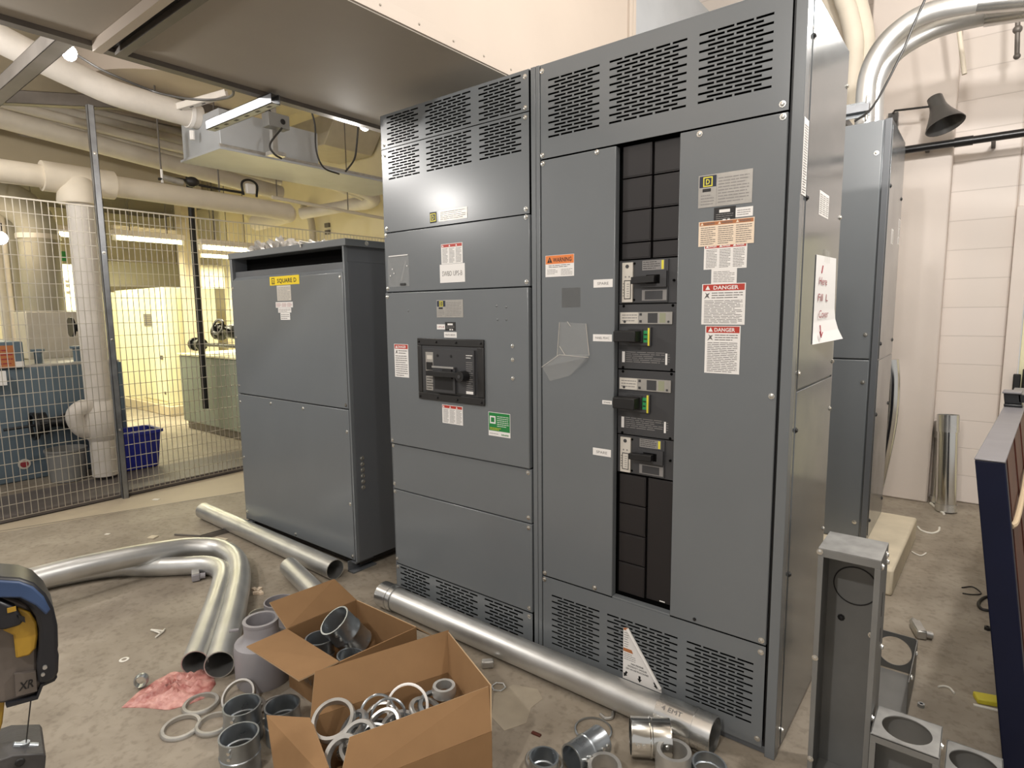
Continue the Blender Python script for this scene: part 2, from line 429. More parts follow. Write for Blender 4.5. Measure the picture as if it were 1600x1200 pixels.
# ------------------------------------------------------------------ the room
b = B(); b.box(-10.5, 6.5, -7.5, 3.62, -.12, 0, 'concrete_floor')
Pz = TOPF(0)
b.hexa([Vector(v) for v in ((-3.55, -3.0, 0), (-3.535, -3.0, 0), (-2.42, .47, 0), (-2.405, .47, 0), (-3.55, -3.0, .001), (-3.535, -3.0, .001), (-2.42, .47, .001), (-2.405, .47, .001))], 'galv_dark')
b.prism(Pz, [(-3.04, -1.62), (-2.42, .47), (-2.0, 1.85), (-2.3, 3.45), (-3.04, 3.45)], 0, .0008, 'floor_light')
b.prism(Pz, [tuple(at(x, y, 2, 0))[:2] for x, y in ((768, 1120), (788, 1142), (822, 1130), (830, 1106), (848, 1092), (840, 1077), (802, 1070), (772, 1084))], 0, .0008, 'floor_patch')
struct(b, 'floor')
b = B(); b.box(-3.85, -3.06, -3.5, 3.55, .0, .006, 'floor_plate'); b.box(-3.10, -3.045, -3.5, 3.55, .006, .05, 'floor_plate')
struct(b, 'trim_1', bevel=.003)
b = B()
b.box(-3.1, 2.352, 3.5, 3.62, 0, 4.4, 'painted_block'); b.box(3.35, 6.5, 3.5, 3.62, 0, 4.4, 'painted_block'); b.box(2.352, 3.35, 3.5, 3.62, 2.09, 4.4, 'painted_block')
b.box(1.45, 1.985, 3.34, 3.5, 0, 4.4, 'cream_paint')
struct(b, 'wall_back', origin=(0, 3.5, 0), bevel=.012)
b = B(); b.box(-10.5, -3.1, 3.5, 3.62, 0, 4.4, 'cream_warm'); struct(b, 'wall_back_room')
b = B(); b.box(-10.5, -10.38, -7.5, 3.5, 0, 4.4, 'cream_warm'); struct(b, 'wall_far')
b = B(); b.box(-10.5, 6.5, -5.0, 3.62, 4.4, 4.5, 'ceiling_paint')
for i in range(3): b.box(-10.4, 6.4, -3.4+i*2.6, -3.2+i*2.6, 4.2, 4.4, 'ceiling_paint')
struct(b, 'ceiling')
b = B(); b.box(2.352, 2.43, 3.44, 3.62, 0, 2.09, 'cream_paint'); b.box(3.28, 3.35, 3.44, 3.62, 0, 2.09, 'cream_paint'); b.box(2.43, 3.28, 3.44, 3.62, 2.02, 2.09, 'cream_paint')
struct(b, 'trim_2', bevel=.004)
b = B(); b.box(2.44, 3.27, 3.52, 3.56, .01, 2.01, 'cream_cabinet'); struct(b, 'door_1')
b = B(); b.box(2.41, 2.45, 3.405, 3.44, .86, .97, 'door_dark'); b.box(2.46, 2.62, 3.38, 3.52, .8, 1.0, 'door_dark')
tag(link(b, 'door_closer', bevel=.006), 'black metal latch box on the door frame at the block wall', 'latch')
b = B(); b.prism(TOPF(0), [(.75, 1.5), (1.962, 1.5), (1.985, 2.47), (.75, 2.47)], 0, .137, 'concrete_pad'); struct(b, 'trim_3', bevel=.012)
b = B(); b.box(-5.25, -5.05, -4.0, 1.55, 2.80, 4.4, 'beige_wall'); struct(b, 'wall_soffit')

# ------------------------------------------------------------------ main switchboard, breaker section
H = 2.324; F0 = FRONT(0.); WX = .8795; RX = 1.803
root = thing('switchboard_cabinet', 'tall gray switchboard cabinet with one square black main breaker at mid height', 'cabinet', (WX/2, .3, 0), 'switchboard line-up')
b = B(); b.box(.0, WX-.002, .03, .60, 0.012, H, 'gray_paint'); b.quad(F0, .012, WX-.016, .02, H-.006, -.0295, 'hole_black')
b.box(0, .004, .0, .03, .012, H, 'gray_paint'); b.box(.848, .856, .012, .03, .012, H, 'dark_gray_paint'); b.box(.857, WX-.002, -.002, .03, .0, H, 'gray_paint')
b.box(0, .85, .004, .03, 0, .012, 'gray_paint'); b.box(.02, .83, .03, .58, 0, .012, 'black'); b.box(.006, .85, .002, .03, H-.005, H, 'gray_paint')
link(b, 'body', root, bevel=.0015)
XA, XB = .004, .846
def lpanel(z0, z1, groups=None, name='cover_panel', screws=(), y=0., t=.018):
    P = FRONT(y); b = B()
    if groups: vents(b, P, XA, XB, z0, z1, groups)
    else: b.fbox(P, XA, XB, z0, z1, -t, 0, 'gray_paint')
    o = link(b, name, root, bevel=0 if groups else .003)
    for u, v in screws: screw(o, P, u, v, .0)
    return o
G3 = [(.045, .251), (.294, .556), (.598, .810)]
lpanel(2.176, H, [(a, c, 2.186, 2.312, n, 6) for (a, c), n in zip(G3, (4, 5, 4))], 'vent_panel', [(.83, 2.30), (.83, 2.19), (.02, 2.19)])
op = lpanel(1.803, 2.172, [(a, c, 2.036, 2.162, n, 6) for (a, c), n in zip(G3, (4, 5, 4))], 'vent_panel', [(.83, 2.155), (.83, 1.82), (.02, 2.145), (.02, 1.82)])
P0 = F0
b = B(); b.fbox(P0, .308, .347, 1.817, 1.862, 0, .0015, 'text_black'); square_logo(b, P0, .3275, 1.8395, .034, .0017); link(b, 'logo_badge', root, recalc=False)
nameplate(root, P0, .361, .527, 1.818, 1.864, logo=False)
lpanel(1.528, 1.799, None, 'cover_panel', [(.83, 1.545), (.83, 1.79), (.012, 1.79), (.012, 1.545)])
danger_label(root, P0, .371, .496, 1.637, 1.722, 3, rows=11, title='')
plain_label(root, P0, .360, .507, 1.558, 1.636, 'SWBD UPS-B', .03, 'white_label', 'text_gray', .118)
b = B(); b.fbox(P0, .022, .164, 1.551, 1.696, .0005, .0030, 'plastic_clear')
b.prism(P0, [(.11, 1.575), (.118, 1.575), (.150, 1.66), (.143, 1.665)], .003, .006, 'plastic_clear')
b.fbox(P0, .03, .16, 1.690, 1.694, .003, .0036, 'white_label'); b.fbox(P0, .105, .14, 1.556, 1.566, .003, .006, 'black')
for q in ((.035, 1.60), (.05, 1.63), (.15, 1.64), (.06, 1.61)): b.fbox(P0, q[0], q[0]+.006, q[1], q[1]+.006, .003, .004, 'white_label')
o = link(b, 'plastic_pouch', root, recalc=False); o['label'] = 'clear plastic pouch taped to the cover'
# hinged door with the main breaker
PD = FRONT(-.010); b = B(); b.fbox(PD, XA, XB-.002, .804, 1.524, -.026, 0, 'gray_paint')
for u, v in ((.16, 1.44), (.685, 1.455), (.735, 1.45), (.69, 1.40), (.735, 1.40)): b.sphere(PD.p(u, v, -.004), .007, 'gray_paint', 10)
door = link(b, 'door', root, bevel=.004)
for u, v in ((.765, 1.295), (.765, 1.24), (.765, 1.165), (.02, .82), (.02, 1.505)): screw(door, PD, u, v, 0, .006)
nameplate(door, PD, .345, .502, 1.409, 1.484); black_plate(door, PD, .394, .456, 1.352, 1.389)
plain_label(door, PD, .343, .393, 1.357, 1.379, 'UPS-B', .009, tm='text_red'); plain_label(door, PD, .386, .461, 1.322, 1.346, 'MAIN BRKR', .012, tm='text_gray')
danger_label(door, PD, .055, .152, 1.131, 1.286, 1, rows=12, title='DANGER', picto=True)
danger_label(door, PD, .363, .487, .942, 1.025, 3, rows=11, title='')
b = B(); b.fbox(PD, .633, .749, .918, 1.018, 0, .0006, 'white_label'); b.quad(PD, .635, .747, .940, 1.016, .0009, 'green_label')
b.lines(PD, .68, .742, .958, 1.006, 6, 'white_label', .0011, thick=.28); b.quad(PD, .641, .672, .970, 1.002, .0011, 'white_label')
b.quad(PD, .647, .666, .976, .996, .0013, 'green_label'); b.lines(PD, .641, .70, .943, .955, 2, 'yellow_label', .0011); b.lines(PD, .64, .69, .925, .932, 1, 'text_gray', .0011)
b.text(PD, 'Schneider', .722, .924, .011, 'green_label', .0011, width=.040, bold=True); o = link(b, 'info_sticker', door, recalc=False); o['label'] = 'green registration sticker'
# breaker: frame, body, handle
br = B(); x0, x1, z0, z1 = .223, .619, 1.041, 1.317
for a in ((x0, x1, z1-.032, z1), (x0, x1, z0, z0+.032), (x0, x0+.026, z0+.032, z1-.032), (x1-.036, x1, z0+.032, z1-.032)): br.fbox(PD, *a, 0, .010, 'black_plastic')
brk = link(br, 'main_breaker', root, bevel=.003)
for u in (.235, .345, .465, .605):
    for v in (1.302, 1.054): screw(brk, PD, u, v, .010, .004, 'black')
bb = B(); bb.fbox(PD, .250, .582, 1.074, 1.284, -.02, .0065, 'charcoal'); bb.fbox(PD, .262, .572, 1.084, 1.272, .0065, .0165, 'charcoal')
bb.quad(PD, .283, .331, 1.086, 1.257, .0168, 'silver_label'); bb.quad(PD, .292, .326, 1.225, 1.243, .0171, 'faded_label'); bb.fbox(PD, .287, .327, 1.178, 1.212, .0168, .0185, 'black')
bb.lines(PD, .287, .328, 1.09, 1.17, 7, 'text_black', .0171); bb.lines(PD, .527, .564, 1.10, 1.225, 14, 'text_gray', .0168); bb.lines(PD, .527, .564, 1.235, 1.255, 2, 'white_label', .0168)
bb.quad(PD, .525, .565, 1.086, 1.098, .0168, 'white_label')
for u in (.358, .44): bb.cyl(PD.p(u, 1.243, .016), PD.p(u, 1.243, .0185), .006, 'black')
bb.fbox(PD, .335, .469, 1.083, 1.196, .0165, .026, 'charcoal'); bb.fbox(PD, .346, .456, 1.096, 1.150, .026, .0265, 'black'); bb.fbox(PD, .335, .465, 1.190, 1.198, .026, .031, 'zinc_light')
link(bb, 'breaker_face', brk, bevel=.0015)
hb = B(); hb.fbox(PD, .322, .530, 1.156, 1.178, .030, .056, 'black'); hb.fbox(PD, .40, .455, 1.146, 1.186, .026, .034, 'black')
hb.cyl(PD.p(.528, 1.163, .022), PD.p(.528, 1.163, .062), .023, 'black', 20); hb.cyl(PD.p(.528, 1.163, .062), PD.p(.528, 1.163, .064), .008, 'charcoal', 12)
link(hb, 'handle', brk, bevel=.003)
lpanel(.575, .800, None, 'cover_panel', [(.012, .79), (.83, .785), (.012, .60), (.83, .598)])
lpanel(.192, .571, None, 'cover_panel', [(.012, .56), (.83, .555), (.012, .215), (.83, .21)])
lpanel(.014, .188, [(a-.013, c-.013, .050, .180, n, 5) for (a, c), n in zip(G3, (4, 5, 4))], 'vent_panel', [(.015, .175), (.83, .172), (.015, .07), (.83, .045)])

# ------------------------------------------------------------------ distribution section
r2 = thing('switchboard_cabinet', 'tall gray switchboard cabinet with a narrow open column of black breakers', 'cabinet', ((WX+RX)/2, .3, 0), 'switchboard line-up')
b = B(); b.box(WX, RX-.004, .045, .60, .012, H, 'gray_paint'); b.quad(F0, WX+.01, RX-.03, .02, H-.01, -.0445, 'hole_black')
b.box(WX, .897, -.002, .045, 0, H, 'gray_paint'); b.box(1.772, RX, -.004, .035, 0, H, 'gray_paint'); b.box(1.762, 1.772, .014, .04, .0, H, 'black')
b.box(WX+.01, 1.78, .01, .04, .0, .022, 'dark_gray_paint'); b.box(WX+.01, RX-.01, .05, .58, 0, .012, 'black'); b.box(WX+.01, 1.772, .002, .045, H-.006, H, 'gray_paint')
link(b, 'body', r2, bevel=.0015)
XL, XR = .901, 1.762
G = [(.934, 1.148, 4), (1.186, 1.458, 5), (1.496, 1.713, 4)]
def rscrews(o, P, pts):
    for u, v in pts: screw(o, P, u, v, 0)
b = B(); vents(b, F0, XL, XR, 1.992, 2.318, [(a, c, 2.062, 2.266, n, 9) for a, c, n in G]); o = link(b, 'vent_panel', r2); rscrews(o, F0, [(.908, 2.005), (1.745, 2.010), (.908, 2.30)])
b = B(); vents(b, F0, XL, XR, .024, .369, [(a+.009, c+.014, .092, .302, n, 9) for a, c, n in G]); o = link(b, 'vent_panel', r2); rscrews(o, F0, [(.908, .357), (1.748, .348), (.908, .05), (1.748, .05)])
b = B(); b.fbox(F0, XL, 1.214, .373, 1.987, -.030, 0, 'gray_paint'); dl = link(b, 'side_door', r2, bevel=.003); rscrews(dl, F0, [(.91, 1.975), (1.14, 1.978), (.91, .385), (1.14, .388)])
b = B(); b.fbox(F0, 1.441, XR, .373, 1.987, -.030, 0, 'gray_paint'); dr = link(b, 'side_door', r2, bevel=.003); rscrews(dr, F0, [(1.505, 1.972), (1.748, 1.975), (1.748, 1.17), (1.748, .388)]); screw(dr, F0, 1.53, .388, 0, .004, 'black')
b = B(); b.fbox(F0, 1.214, 1.441, .369, .376, -.03, -.002, 'gray_paint'); link(b, 'sill', r2, bevel=.001)
# labels on the narrow door
b = B(); b.fbox(F0, .920, 1.047, 1.559, 1.638, 0, .0007, 'white_label'); b.quad(F0, .921, 1.046, 1.606, 1.637, .0009, 'orange_label')
b.poly(F0, [(.928, 1.611), (.951, 1.611), (.9395, 1.633)], .0011, 'text_black'); b.text(F0, '!', .9395, 1.613, .016, 'orange_label', .0013, bold=True)
b.text(F0, 'WARNING', .995, 1.613, .022, 'text_black', .0011, width=.082, bold=True)
b.lines(F0, .935, 1.03, 1.592, 1.604, 2, 'text_black'); b.lines(F0, .928, .975, 1.568, 1.588, 4, 'text_gray'); b.lines(F0, .990, 1.040, 1.563, 1.588, 5, 'text_gray')
link(b, 'warning_label', dl, recalc=False)
plain_label(dl, F0, 1.129, 1.206, 1.513, 1.541, 'SPARE', .014, tm='text_gray', width=.045); plain_label(dl, F0, 1.128, 1.205, 1.322, 1.347, 'PANEL PDAC', .012, tm='text_gray', width=.058)
plain_label(dl, F0, 1.168, 1.207, 1.096, 1.110, 'SPARE', .007, tm='text_black', width=.028); plain_label(dl, F0, 1.130, 1.205, .903, .930, 'SPARE', .014, tm='text_gray', width=.045)
b = B(); b.fbox(F0, .993, 1.074, 1.444, 1.516, 0, .0003, 'plastic_clear'); o = link(b, 'tape_residue', dl, recalc=False)
b = B(); b.prism(F0, [(.985, 1.39), (1.10, 1.385), (1.115, 1.27), (.975, 1.262)], .0006, .003, 'plastic_clear')
b.hexa([F0.p(*q) for q in ((.975, 1.266, .002), (1.115, 1.270, .002), (.905, 1.215, .004), (1.112, 1.258, .03), (.975, 1.268, .004), (1.115, 1.273, .004), (.900, 1.217, .006), (1.112, 1.262, .032))], 'plastic_clear')
b.hexa([F0.p(*q) for q in ((.905, 1.216, .002), (1.112, 1.258, .002), (.94, 1.165, .001), (1.03, 1.19, .001), (.905, 1.216, .004), (1.112, 1.258, .030), (.94, 1.165, .003), (1.03, 1.19, .004))], 'plastic_clear')
for p, q in (((.985, 1.39), (.975, 1.262)), ((1.10, 1.385), (1.115, 1.27)), ((.985, 1.30), (1.01, 1.268)), ((1.02, 1.392), (1.035, 1.375)), ((.902, 1.217), (.985, 1.268)), ((.985, 1.268), (1.112, 1.262))):
    b.tube([F0.p(*p, .004), F0.p(*q, .005)], .0009, 'faded_label', 6)  # pale threads painted in as glints along the film's folds
o = link(b, 'plastic_pouch', dl, recalc=False); o['label'] = 'empty clear plastic pouch sagging open'
# labels on the wide door
nameplate(dr, F0, 1.506, 1.670, 1.747, 1.845); black_plate(dr, F0, 1.557, 1.623, 1.697, 1.743)
danger_label(dr, F0, 1.621, 1.674, 1.708, 1.736, 1, None, rows=3, text='text_gray', name='info_label')
danger_label(dr, F0, 1.510, 1.680, 1.628, 1.704, 3, 'brown_orange', 'cream_label', 9, 'WARNING', h=.0008)
danger_label(dr, F0, 1.529, 1.661, 1.556, 1.634, 3, 'red_label', 'white_label', 12, 'DANGER')
danger_label(dr, F0, 1.554, 1.633, 1.511, 1.556, 1, None, rows=7, text='text_gray', name='info_label')
danger_label(dr, F0, 1.526, 1.661, 1.384, 1.511, 1, rows=18, title='DANGER', picto=True)
danger_label(dr, F0, 1.540, 1.650, 1.230, 1.380, 1, rows=20, title='DANGER', picto=True)
# triangular label, folded along its long edge
b = B(); b.prism(F0, [(1.264, .072), (1.418, .072), (1.418, .088), (1.284, .275), (1.264, .270)], .0006, .0014, 'white_label', 'text_black')
b.poly(F0, [(1.265, .262), (1.288, .262), (1.283, .274), (1.265, .270)], .0018, 'brown_orange'); b.poly(F0, [(1.265, .180), (1.305, .180), (1.299, .193), (1.265, .193)], .0018, 'brown_orange')
b.lines(F0, 1.268, 1.286, .197, .258, 7, 'text_gray', .0018); b.lines(F0, 1.268, 1.315, .148, .177, 4, 'text_gray', .0018)
for i, t in enumerate(('PARA PREVENIR', 'INCENDIOS Y CHOQUES', 'LEA LAS INSTRUCCIONES')): b.text(F0, t, 1.322, .136-i*.011, .009, 'text_black', .0018, width=(.05, .075, .09)[i], bold=True)
for u, r in ((1.275, -.5), (1.332, 0.), (1.395, .5)):
    c, s_ = math.cos(r), math.sin(r); q = [(-.004, .012), (.004, .012), (.004, 0), (.009, 0), (0, -.013), (-.009, 0), (-.004, 0)]
    b.poly(F0, [(u+a*c-d*s_, .092+a*s_+d*c) for a, d in q], .0018, 'text_black')
b.tube([F0.p(1.282, .272, .006), F0.p(1.35, .18, .008), F0.p(1.414, .088, .005)], .0065, 'white_label', 8)
link(b, 'arrow_label', r2, recalc=False)
# side skin, facing the aisle
SP = SIDE(RX); b = B(); b.fbox(SP, .036, .060, .012, H, -.004, -.0005, 'gray_paint_gloss'); b.fbox(SP, .585, .60, .012, H, -.004, -.0005, 'gray_paint_gloss'); link(b, 'side_post', r2, bevel=.0008)
for z0, z1 in ((1.186, H-.004), (.014, 1.180)):
    b = B(); b.fbox(SP, .062, .583, z0, z1, -.004, .0015, 'gray_paint_gloss'); o = link(b, 'side_panel', r2, bevel=.0025)
    for u in (.07, .575):
        for v in (z0+.05, (z0+z1)/2, z1-.12): screw(o, SP, u, v, .0015, .006, 'black' if (u < .1 and v > z0+.1) else 'screw_metal')
danger_label(r2, SP, .004, .058, 1.755, 1.966, 1, None, rows=26, h=.0006)
danger_label(r2, SP, .235, .375, 1.725, 1.80, 3, None, rows=10, h=.0016)
b = B(); n = 8; L0 = []
for i in range(n+1):
    z = 1.315+(1.600-1.315)*i/n; bend = .004+.03*max(0, 1-i/3.)**2
    L0.append(((.225, z), (.53+.03*(1-i/n), z+.006), bend))
k = b.mi('paper')
for i in range(n):
    (p, q, e), (p2, q2, e2) = L0[i], L0[i+1]
    b.hexa([SP.p(p[0], p[1], .003), SP.p(q[0], q[1], e), SP.p(p2[0], p2[1], .003), SP.p(q2[0], q2[1], e2), SP.p(p[0], p[1], .0038), SP.p(q[0], q[1], e+.0008), SP.p(p2[0], p2[1], .0038), SP.p(q2[0], q2[1], e2+.0008)], 'paper')
b.text(SP, 'Here', .33, 1.508, .036, 'text_red', .0062, width=.12, shear=.15); b.text(SP, 'Fill  L', .34, 1.455, .034, 'text_red', .0062, width=.15, shear=.1); b.text(SP, 'Cover', .35, 1.40, .036, 'text_red', .0080, width=.15, shear=.2)
for v0, v1 in ((1.545, 1.57), (1.335, 1.375)): b.tube([SP.p(.30, v0, .0062+.008*(v0 < 1.4)), SP.p(.315, v1, .0062)], .0016, 'text_red', 6)
b.tube([SP.p(.285, 1.355, .012), SP.p(.302, 1.336, .013), SP.p(.325, 1.352, .013)], .0014, 'text_red', 6)
o = link(b, 'paper_note', r2, recalc=False); o['label'] = 'hand-lettered paper note with a curled edge'
b = B(); b.fbox(SP, .34, .375, 1.585, 1.625, .0045, .006, 'plastic_clear'); b.fbox(SP, .38, .42, 1.583, 1.623, .0045, .006, 'plastic_clear'); link(b, 'tape', r2, recalc=False)
# filler plates and breakers in the open column (set 30 mm back)
PB = FRONT(.030)
def filler(u0, u1, v0, v1, h=.0):
    b = B(); b.fbox(PB, u0, u1, v0, v1, -.012, h, 'filler_black'); b.fbox(PB, u0+.004, u1-.004, v0+.004, v1-.004, h, h+.0015, 'filler_black'); return link(b, 'filler_plate', r2, bevel=.002)
for i, (v0, v1) in enumerate(((1.880, 1.984), (1.772, 1.876), (1.664, 1.768), (1.607, 1.660))):
    filler(1.229, 1.335, v0, v1, .006); filler(1.341, 1.438, v0, v1)
for v0, v1 in ((.735, .842), (.624, .731), (.512, .620), (.394, .508)):
    filler(1.229, 1.332, v0, v1, .006)
filler(1.338, 1.438, .394, .842)
b = B(); b.cyl(PB.p(1.39, .40, -.002), PB.p(1.41, .40, -.002), .004, 'white_label'); link(b, 'filler_tab', r2)
def small_breaker(z0, z1, up):
    b = B(); h = z1-z0
    b.fbox(PB, 1.217, 1.440, z0, z1, -.012, .001, 'charcoal')
    b.fbox(PB, 1.275, 1.400, z0+.02*h, z1-.02*h, .001, .006, 'charcoal')
    for u, v in ((1.277, z1-.012), (1.277, z0+.012), (1.42, (z0+z1)/2)): b.cyl(PB.p(u, v, 0), PB.p(u, v, .0075), .004, 'hole_black', 10)
    b.fbox(PB, 1.305, 1.398, z0+h*.36, z0+h*.72, .006, .016, 'charcoal'); b.fbox(PB, 1.325, 1.375, z0+h*.44, z0+h*.64, .016, .0164, 'hole_black')
    b.quad(PB, 1.306, 1.386, z0+h*.75, z0+h*.97, .0064, 'text_gray'); b.lines(PB, 1.309, 1.37, z0+h*.77, z0+h*.96, 4, 'text_black', .0067); b.quad(PB, 1.376, 1.384, z0+h*.76, z0+h*.96, .0067, 'logo_yellow')
    b.quad(PB, 1.306, 1.396, z0+h*.06, z0+h*.30, .0064, 'text_gray'); b.quad(PB, 1.317, 1.382, z0+h*.08, z0+h*.28, .0067, 'charcoal')
    o = link(b, 'small_breaker', r2, bevel=.0012)
    t = B(); t.fbox(PB, 1.232, 1.272, z0+h*.03, z1-h*.05, 0, .010, 'faded_label'); t.cyl(PB.p(1.251, z1-h*.14, .010), PB.p(1.251, z1-h*.14, .0112), .0065, 'charcoal', 16)
    for u in (1.245, 1.259): t.cyl(PB.p(u, z0+h*.62, .01), PB.p(u, z0+h*.62, .0108), .003, 'text_gray', 8)
    t.quad(PB, 1.240, 1.266, z0+h*.10, z0+h*.54, .0104, 'text_black'); t.quad(PB, 1.2425, 1.2635, z0+h*.12, z0+h*.52, .0107, 'faded_label'); t.lines(PB, 1.25, 1.260, z0+h*.15, z0+h*.48, 6, 'text_gray', .011)
    t.lines(PB, 1.2355, 1.239, z0+h*.15, z0+h*.5, 5, 'text_black', .011)
    link(t, 'trip_unit', o, recalc=False)
    k = B(); a, c = (1.275, 1.345)
    k.prism(Pl(PB.p(0, 0, 0), (1, 0, 0), (0, 0, 1)), [(a+.005, z0+h*.44), (c+.02, z0+h*.46), (c+.02, z0+h*.62), (a+.005, z0+h*.60)], .016, .040, 'black'); link(k, 'handle', o, bevel=.002)
def large_breaker(z0, z1):
    h = z1-z0; b = B(); b.fbox(PB, 1.217, 1.432, z0, z1, -.012, .004, 'charcoal'); b.fbox(PB, 1.432, 1.440, z0, z1, -.012, -.002, 'black')
    for u in (1.236, 1.418):
        for v in (z0+.004, z1-.006): b.cyl(PB.p(u, v, 0), PB.p(u, v, .0055), .005, 'hole_black', 10)
    b.fbox(PB, 1.225, 1.345, z0+h*.37, z0+h*.65, .004, .014, 'charcoal'); b.quad(PB, 1.318, 1.334, z0+h*.42, z0+h*.60, .0143, 'green_bright'); b.fbox(PB, 1.334, 1.341, z0+h*.37, z0+h*.64, .014, .016, 'logo_yellow')
    b.lines(PB, 1.320, 1.332, z0+h*.44, z0+h*.58, 2, 'text_black', .0146)
    b.quad(PB, 1.232, 1.243, z0+h*.10, z0+h*.27, .0043, 'white_label'); b.quad(PB, 1.395, 1.402, z0+h*.09, z0+h*.26, .0043, 'white_label')
    b.lines(PB, 1.247, 1.392, z0+h*.10, z0+h*.28, 6, 'text_gray', .0043); b.lines(PB, 1.404, 1.411, z0+h*.12, z0+h*.26, 4, 'text_gray', .0043)
    o = link(b, 'large_breaker', r2, bevel=.0012)
    t = B(); t.fbox(PB, 1.224, 1.418, z0+h*.70, z0+h*.88, .004, .008, 'silver_label'); t.quad(PB, 1.226, 1.294, z0+h*.705, z0+h*.875, .0083, 'faded_label'); t.lines(PB, 1.232, 1.29, z0+h*.73, z0+h*.86, 3, 'text_gray', .0086)
    for v in (.74, .845): t.fbox(PB, 1.299, 1.308, z0+h*(v-.018), z0+h*(v+.018), .0083, .009, 'charcoal')
    t.quad(PB, 1.330, 1.366, z0+h*.715, z0+h*.865, .0083, 'charcoal'); t.quad(PB, 1.373, 1.395, z0+h*.72, z0+h*.865, .0083, 'lcd'); t.cyl(PB.p(1.405, z0+h*.735, .008), PB.p(1.405, z0+h*.735, .009), .004, 'charcoal', 10)
    t.cyl(PB.p(1.243, z0+h*.735, .008), PB.p(1.243, z0+h*.735, .009), .005, 'charcoal', 10)
    link(t, 'trip_unit', o, recalc=False)
    k = B(); k.fbox(PB, 1.226, 1.310, z0+h*.43, z0+h*.60, .014, .062, 'black'); k.fbox(PB, 1.26, 1.318, z0+h*.41, z0+h*.62, .014, .020, 'black'); link(k, 'handle', o, bevel=.004)
small_breaker(1.455, 1.603, 1); large_breaker(1.226, 1.452); large_breaker(.990, 1.222); small_breaker(.848, .986, 0)
# ------------------------------------------------------------------ transformer
tx0, tx1, ty0, ty1, tz = -1.600, -.405, .067, .95, 1.817
t = thing('transformer_cabinet', 'free-standing gray transformer enclosure with a dark slot under its lid and a yellow badge', 'transformer', ((tx0+tx1)/2, .5, 0))
PT = FRONT(ty0)
b = B(); b.box(tx0, tx1, ty0+.02, ty1, .06, 1.70, 'dark_gray_paint')
b.box(tx0, tx0+.03, ty0, ty0+.02, .06, 1.785, 'gray_paint'); b.box(tx1-.014, tx1, ty0, ty0+.02, .06, 1.785, 'gray_paint')
b.box(tx0, tx0+.03, ty0+.02, ty1, 1.70, 1.785, 'dark_gray_paint'); b.box(tx1-.004, tx1, ty0+.02, ty1, 1.70, 1.785, 'dark_gray_paint'); b.box(tx0, tx1, ty1-.01, ty1, 1.70, 1.785, 'dark_gray_paint')
b.box(tx0+.03, tx1-.01, ty0+.10, ty0+.12, 1.70, 1.785, 'hole_black')
link(b, 'body', t, bevel=.002)
b = B(); b.box(tx0-.008, tx1+.022, ty0-.004, ty1+.01, 1.780, tz, 'gray_paint'); link(b, 'lid', t, bevel=.003)
b = B(); b.hexa([Vector(v) for v in ((tx0+.03, ty0+.002, 1.645), (tx1-.016, ty0+.002, 1.645), (tx0+.03, ty0+.004, 1.645), (tx1-.016, ty0+.004, 1.645), (tx0+.03, ty0+.06, 1.705), (tx1-.016, ty0+.06, 1.705), (tx0+.03, ty0+.062, 1.705), (tx1-.016, ty0+.062, 1.705))], 'gray_paint'); link(b, 'deflector', t)
for z0, z1 in ((.920, 1.645), (.070, .914)):
    b = B(); b.fbox(PT, tx0+.012, tx1-.016, z0, z1, -.015, .003, 'gray_paint'); o = link(b, 'front_panel', t, bevel=.003)
    for u, v in ((tx0+.03, z0+.05), (tx0+.03, z1-.05), (tx1-.035, z1-.025 if z1 > 1 else z1-.12), (tx1-.035, z0+.02 if z1 > 1 else z0+.32), (-1.2, z1-.03), (-.85, z1-.03), (-1.0, z0+.02), (tx1-.035, z0+.02), (tx0+.03, (z0+z1)/2)):
        if z1 > 1 and u in (-1.2, -.85, -1.0): continue
        screw(o, PT, u, v, .003, .007)
PT3 = FRONT(ty0-.003)
b = B(); b.fbox(PT3, -1.125, -.817, 1.599, 1.650, 0, .001, 'yellow_label'); b.text(PT3, 'SQUARE D', -.945, 1.612, .034, 'text_black', .0014, width=.20, bold=True)
b.fbox(PT3, -1.105, -1.072, 1.606, 1.642, .001, .0014, 'text_black'); b.fbox(PT3, -1.100, -1.077, 1.611, 1.637, .0014, .0017, 'yellow_label'); b.text(PT3, 'D', -1.0885, 1.613, .024, 'text_black', .002, width=.014, bold=True)
o = link(b, 'maker_badge', t, recalc=False); o['label'] = 'yellow badge with black lettering'
danger_label(t, PT3, -1.054, -.908, 1.508, 1.596, 1, None, rows=9, text='text_gray', paper='faded_label', name='rating_label')
danger_label(t, PT3, -1.075, -.895, 1.468, 1.501, 3, None, rows=4, text='text_red', name='caution_label')
danger_label(t, PT3, -1.052, -.915, 1.439, 1.467, 1, None, rows=3, text='text_gray', name='caution_label'); danger_label(t, PT3, -1.030, -.930, 1.397, 1.438, 1, None, rows=3, text='text_gray', name='caution_label')
PS = SIDE(tx1)
for i in range(6): screw(t, PS, .128, .475+i*.033, 0, .010)
screw(t, SIDE(tx1+.022), .20, 1.80, 0, .009)
b = B(); b.box(tx0+.05, tx1-.02, ty0+.03, ty1-.03, .03, .06, 'black'); link(b, 'plinth', t)
for x in (tx0+.03, tx1-.06):
    for y in (ty0-.02, ty1-.14):
        b = B(); b.box(x, x+.05, y, y+.16, 0, .008, 'dark_gray_paint'); b.box(x, x+.006, y, y+.16, 0, .06, 'dark_gray_paint'); b.box(x, x+.05, y+.02, y+.14, .05, .06, 'dark_gray_paint'); link(b, 'mounting_foot', t)
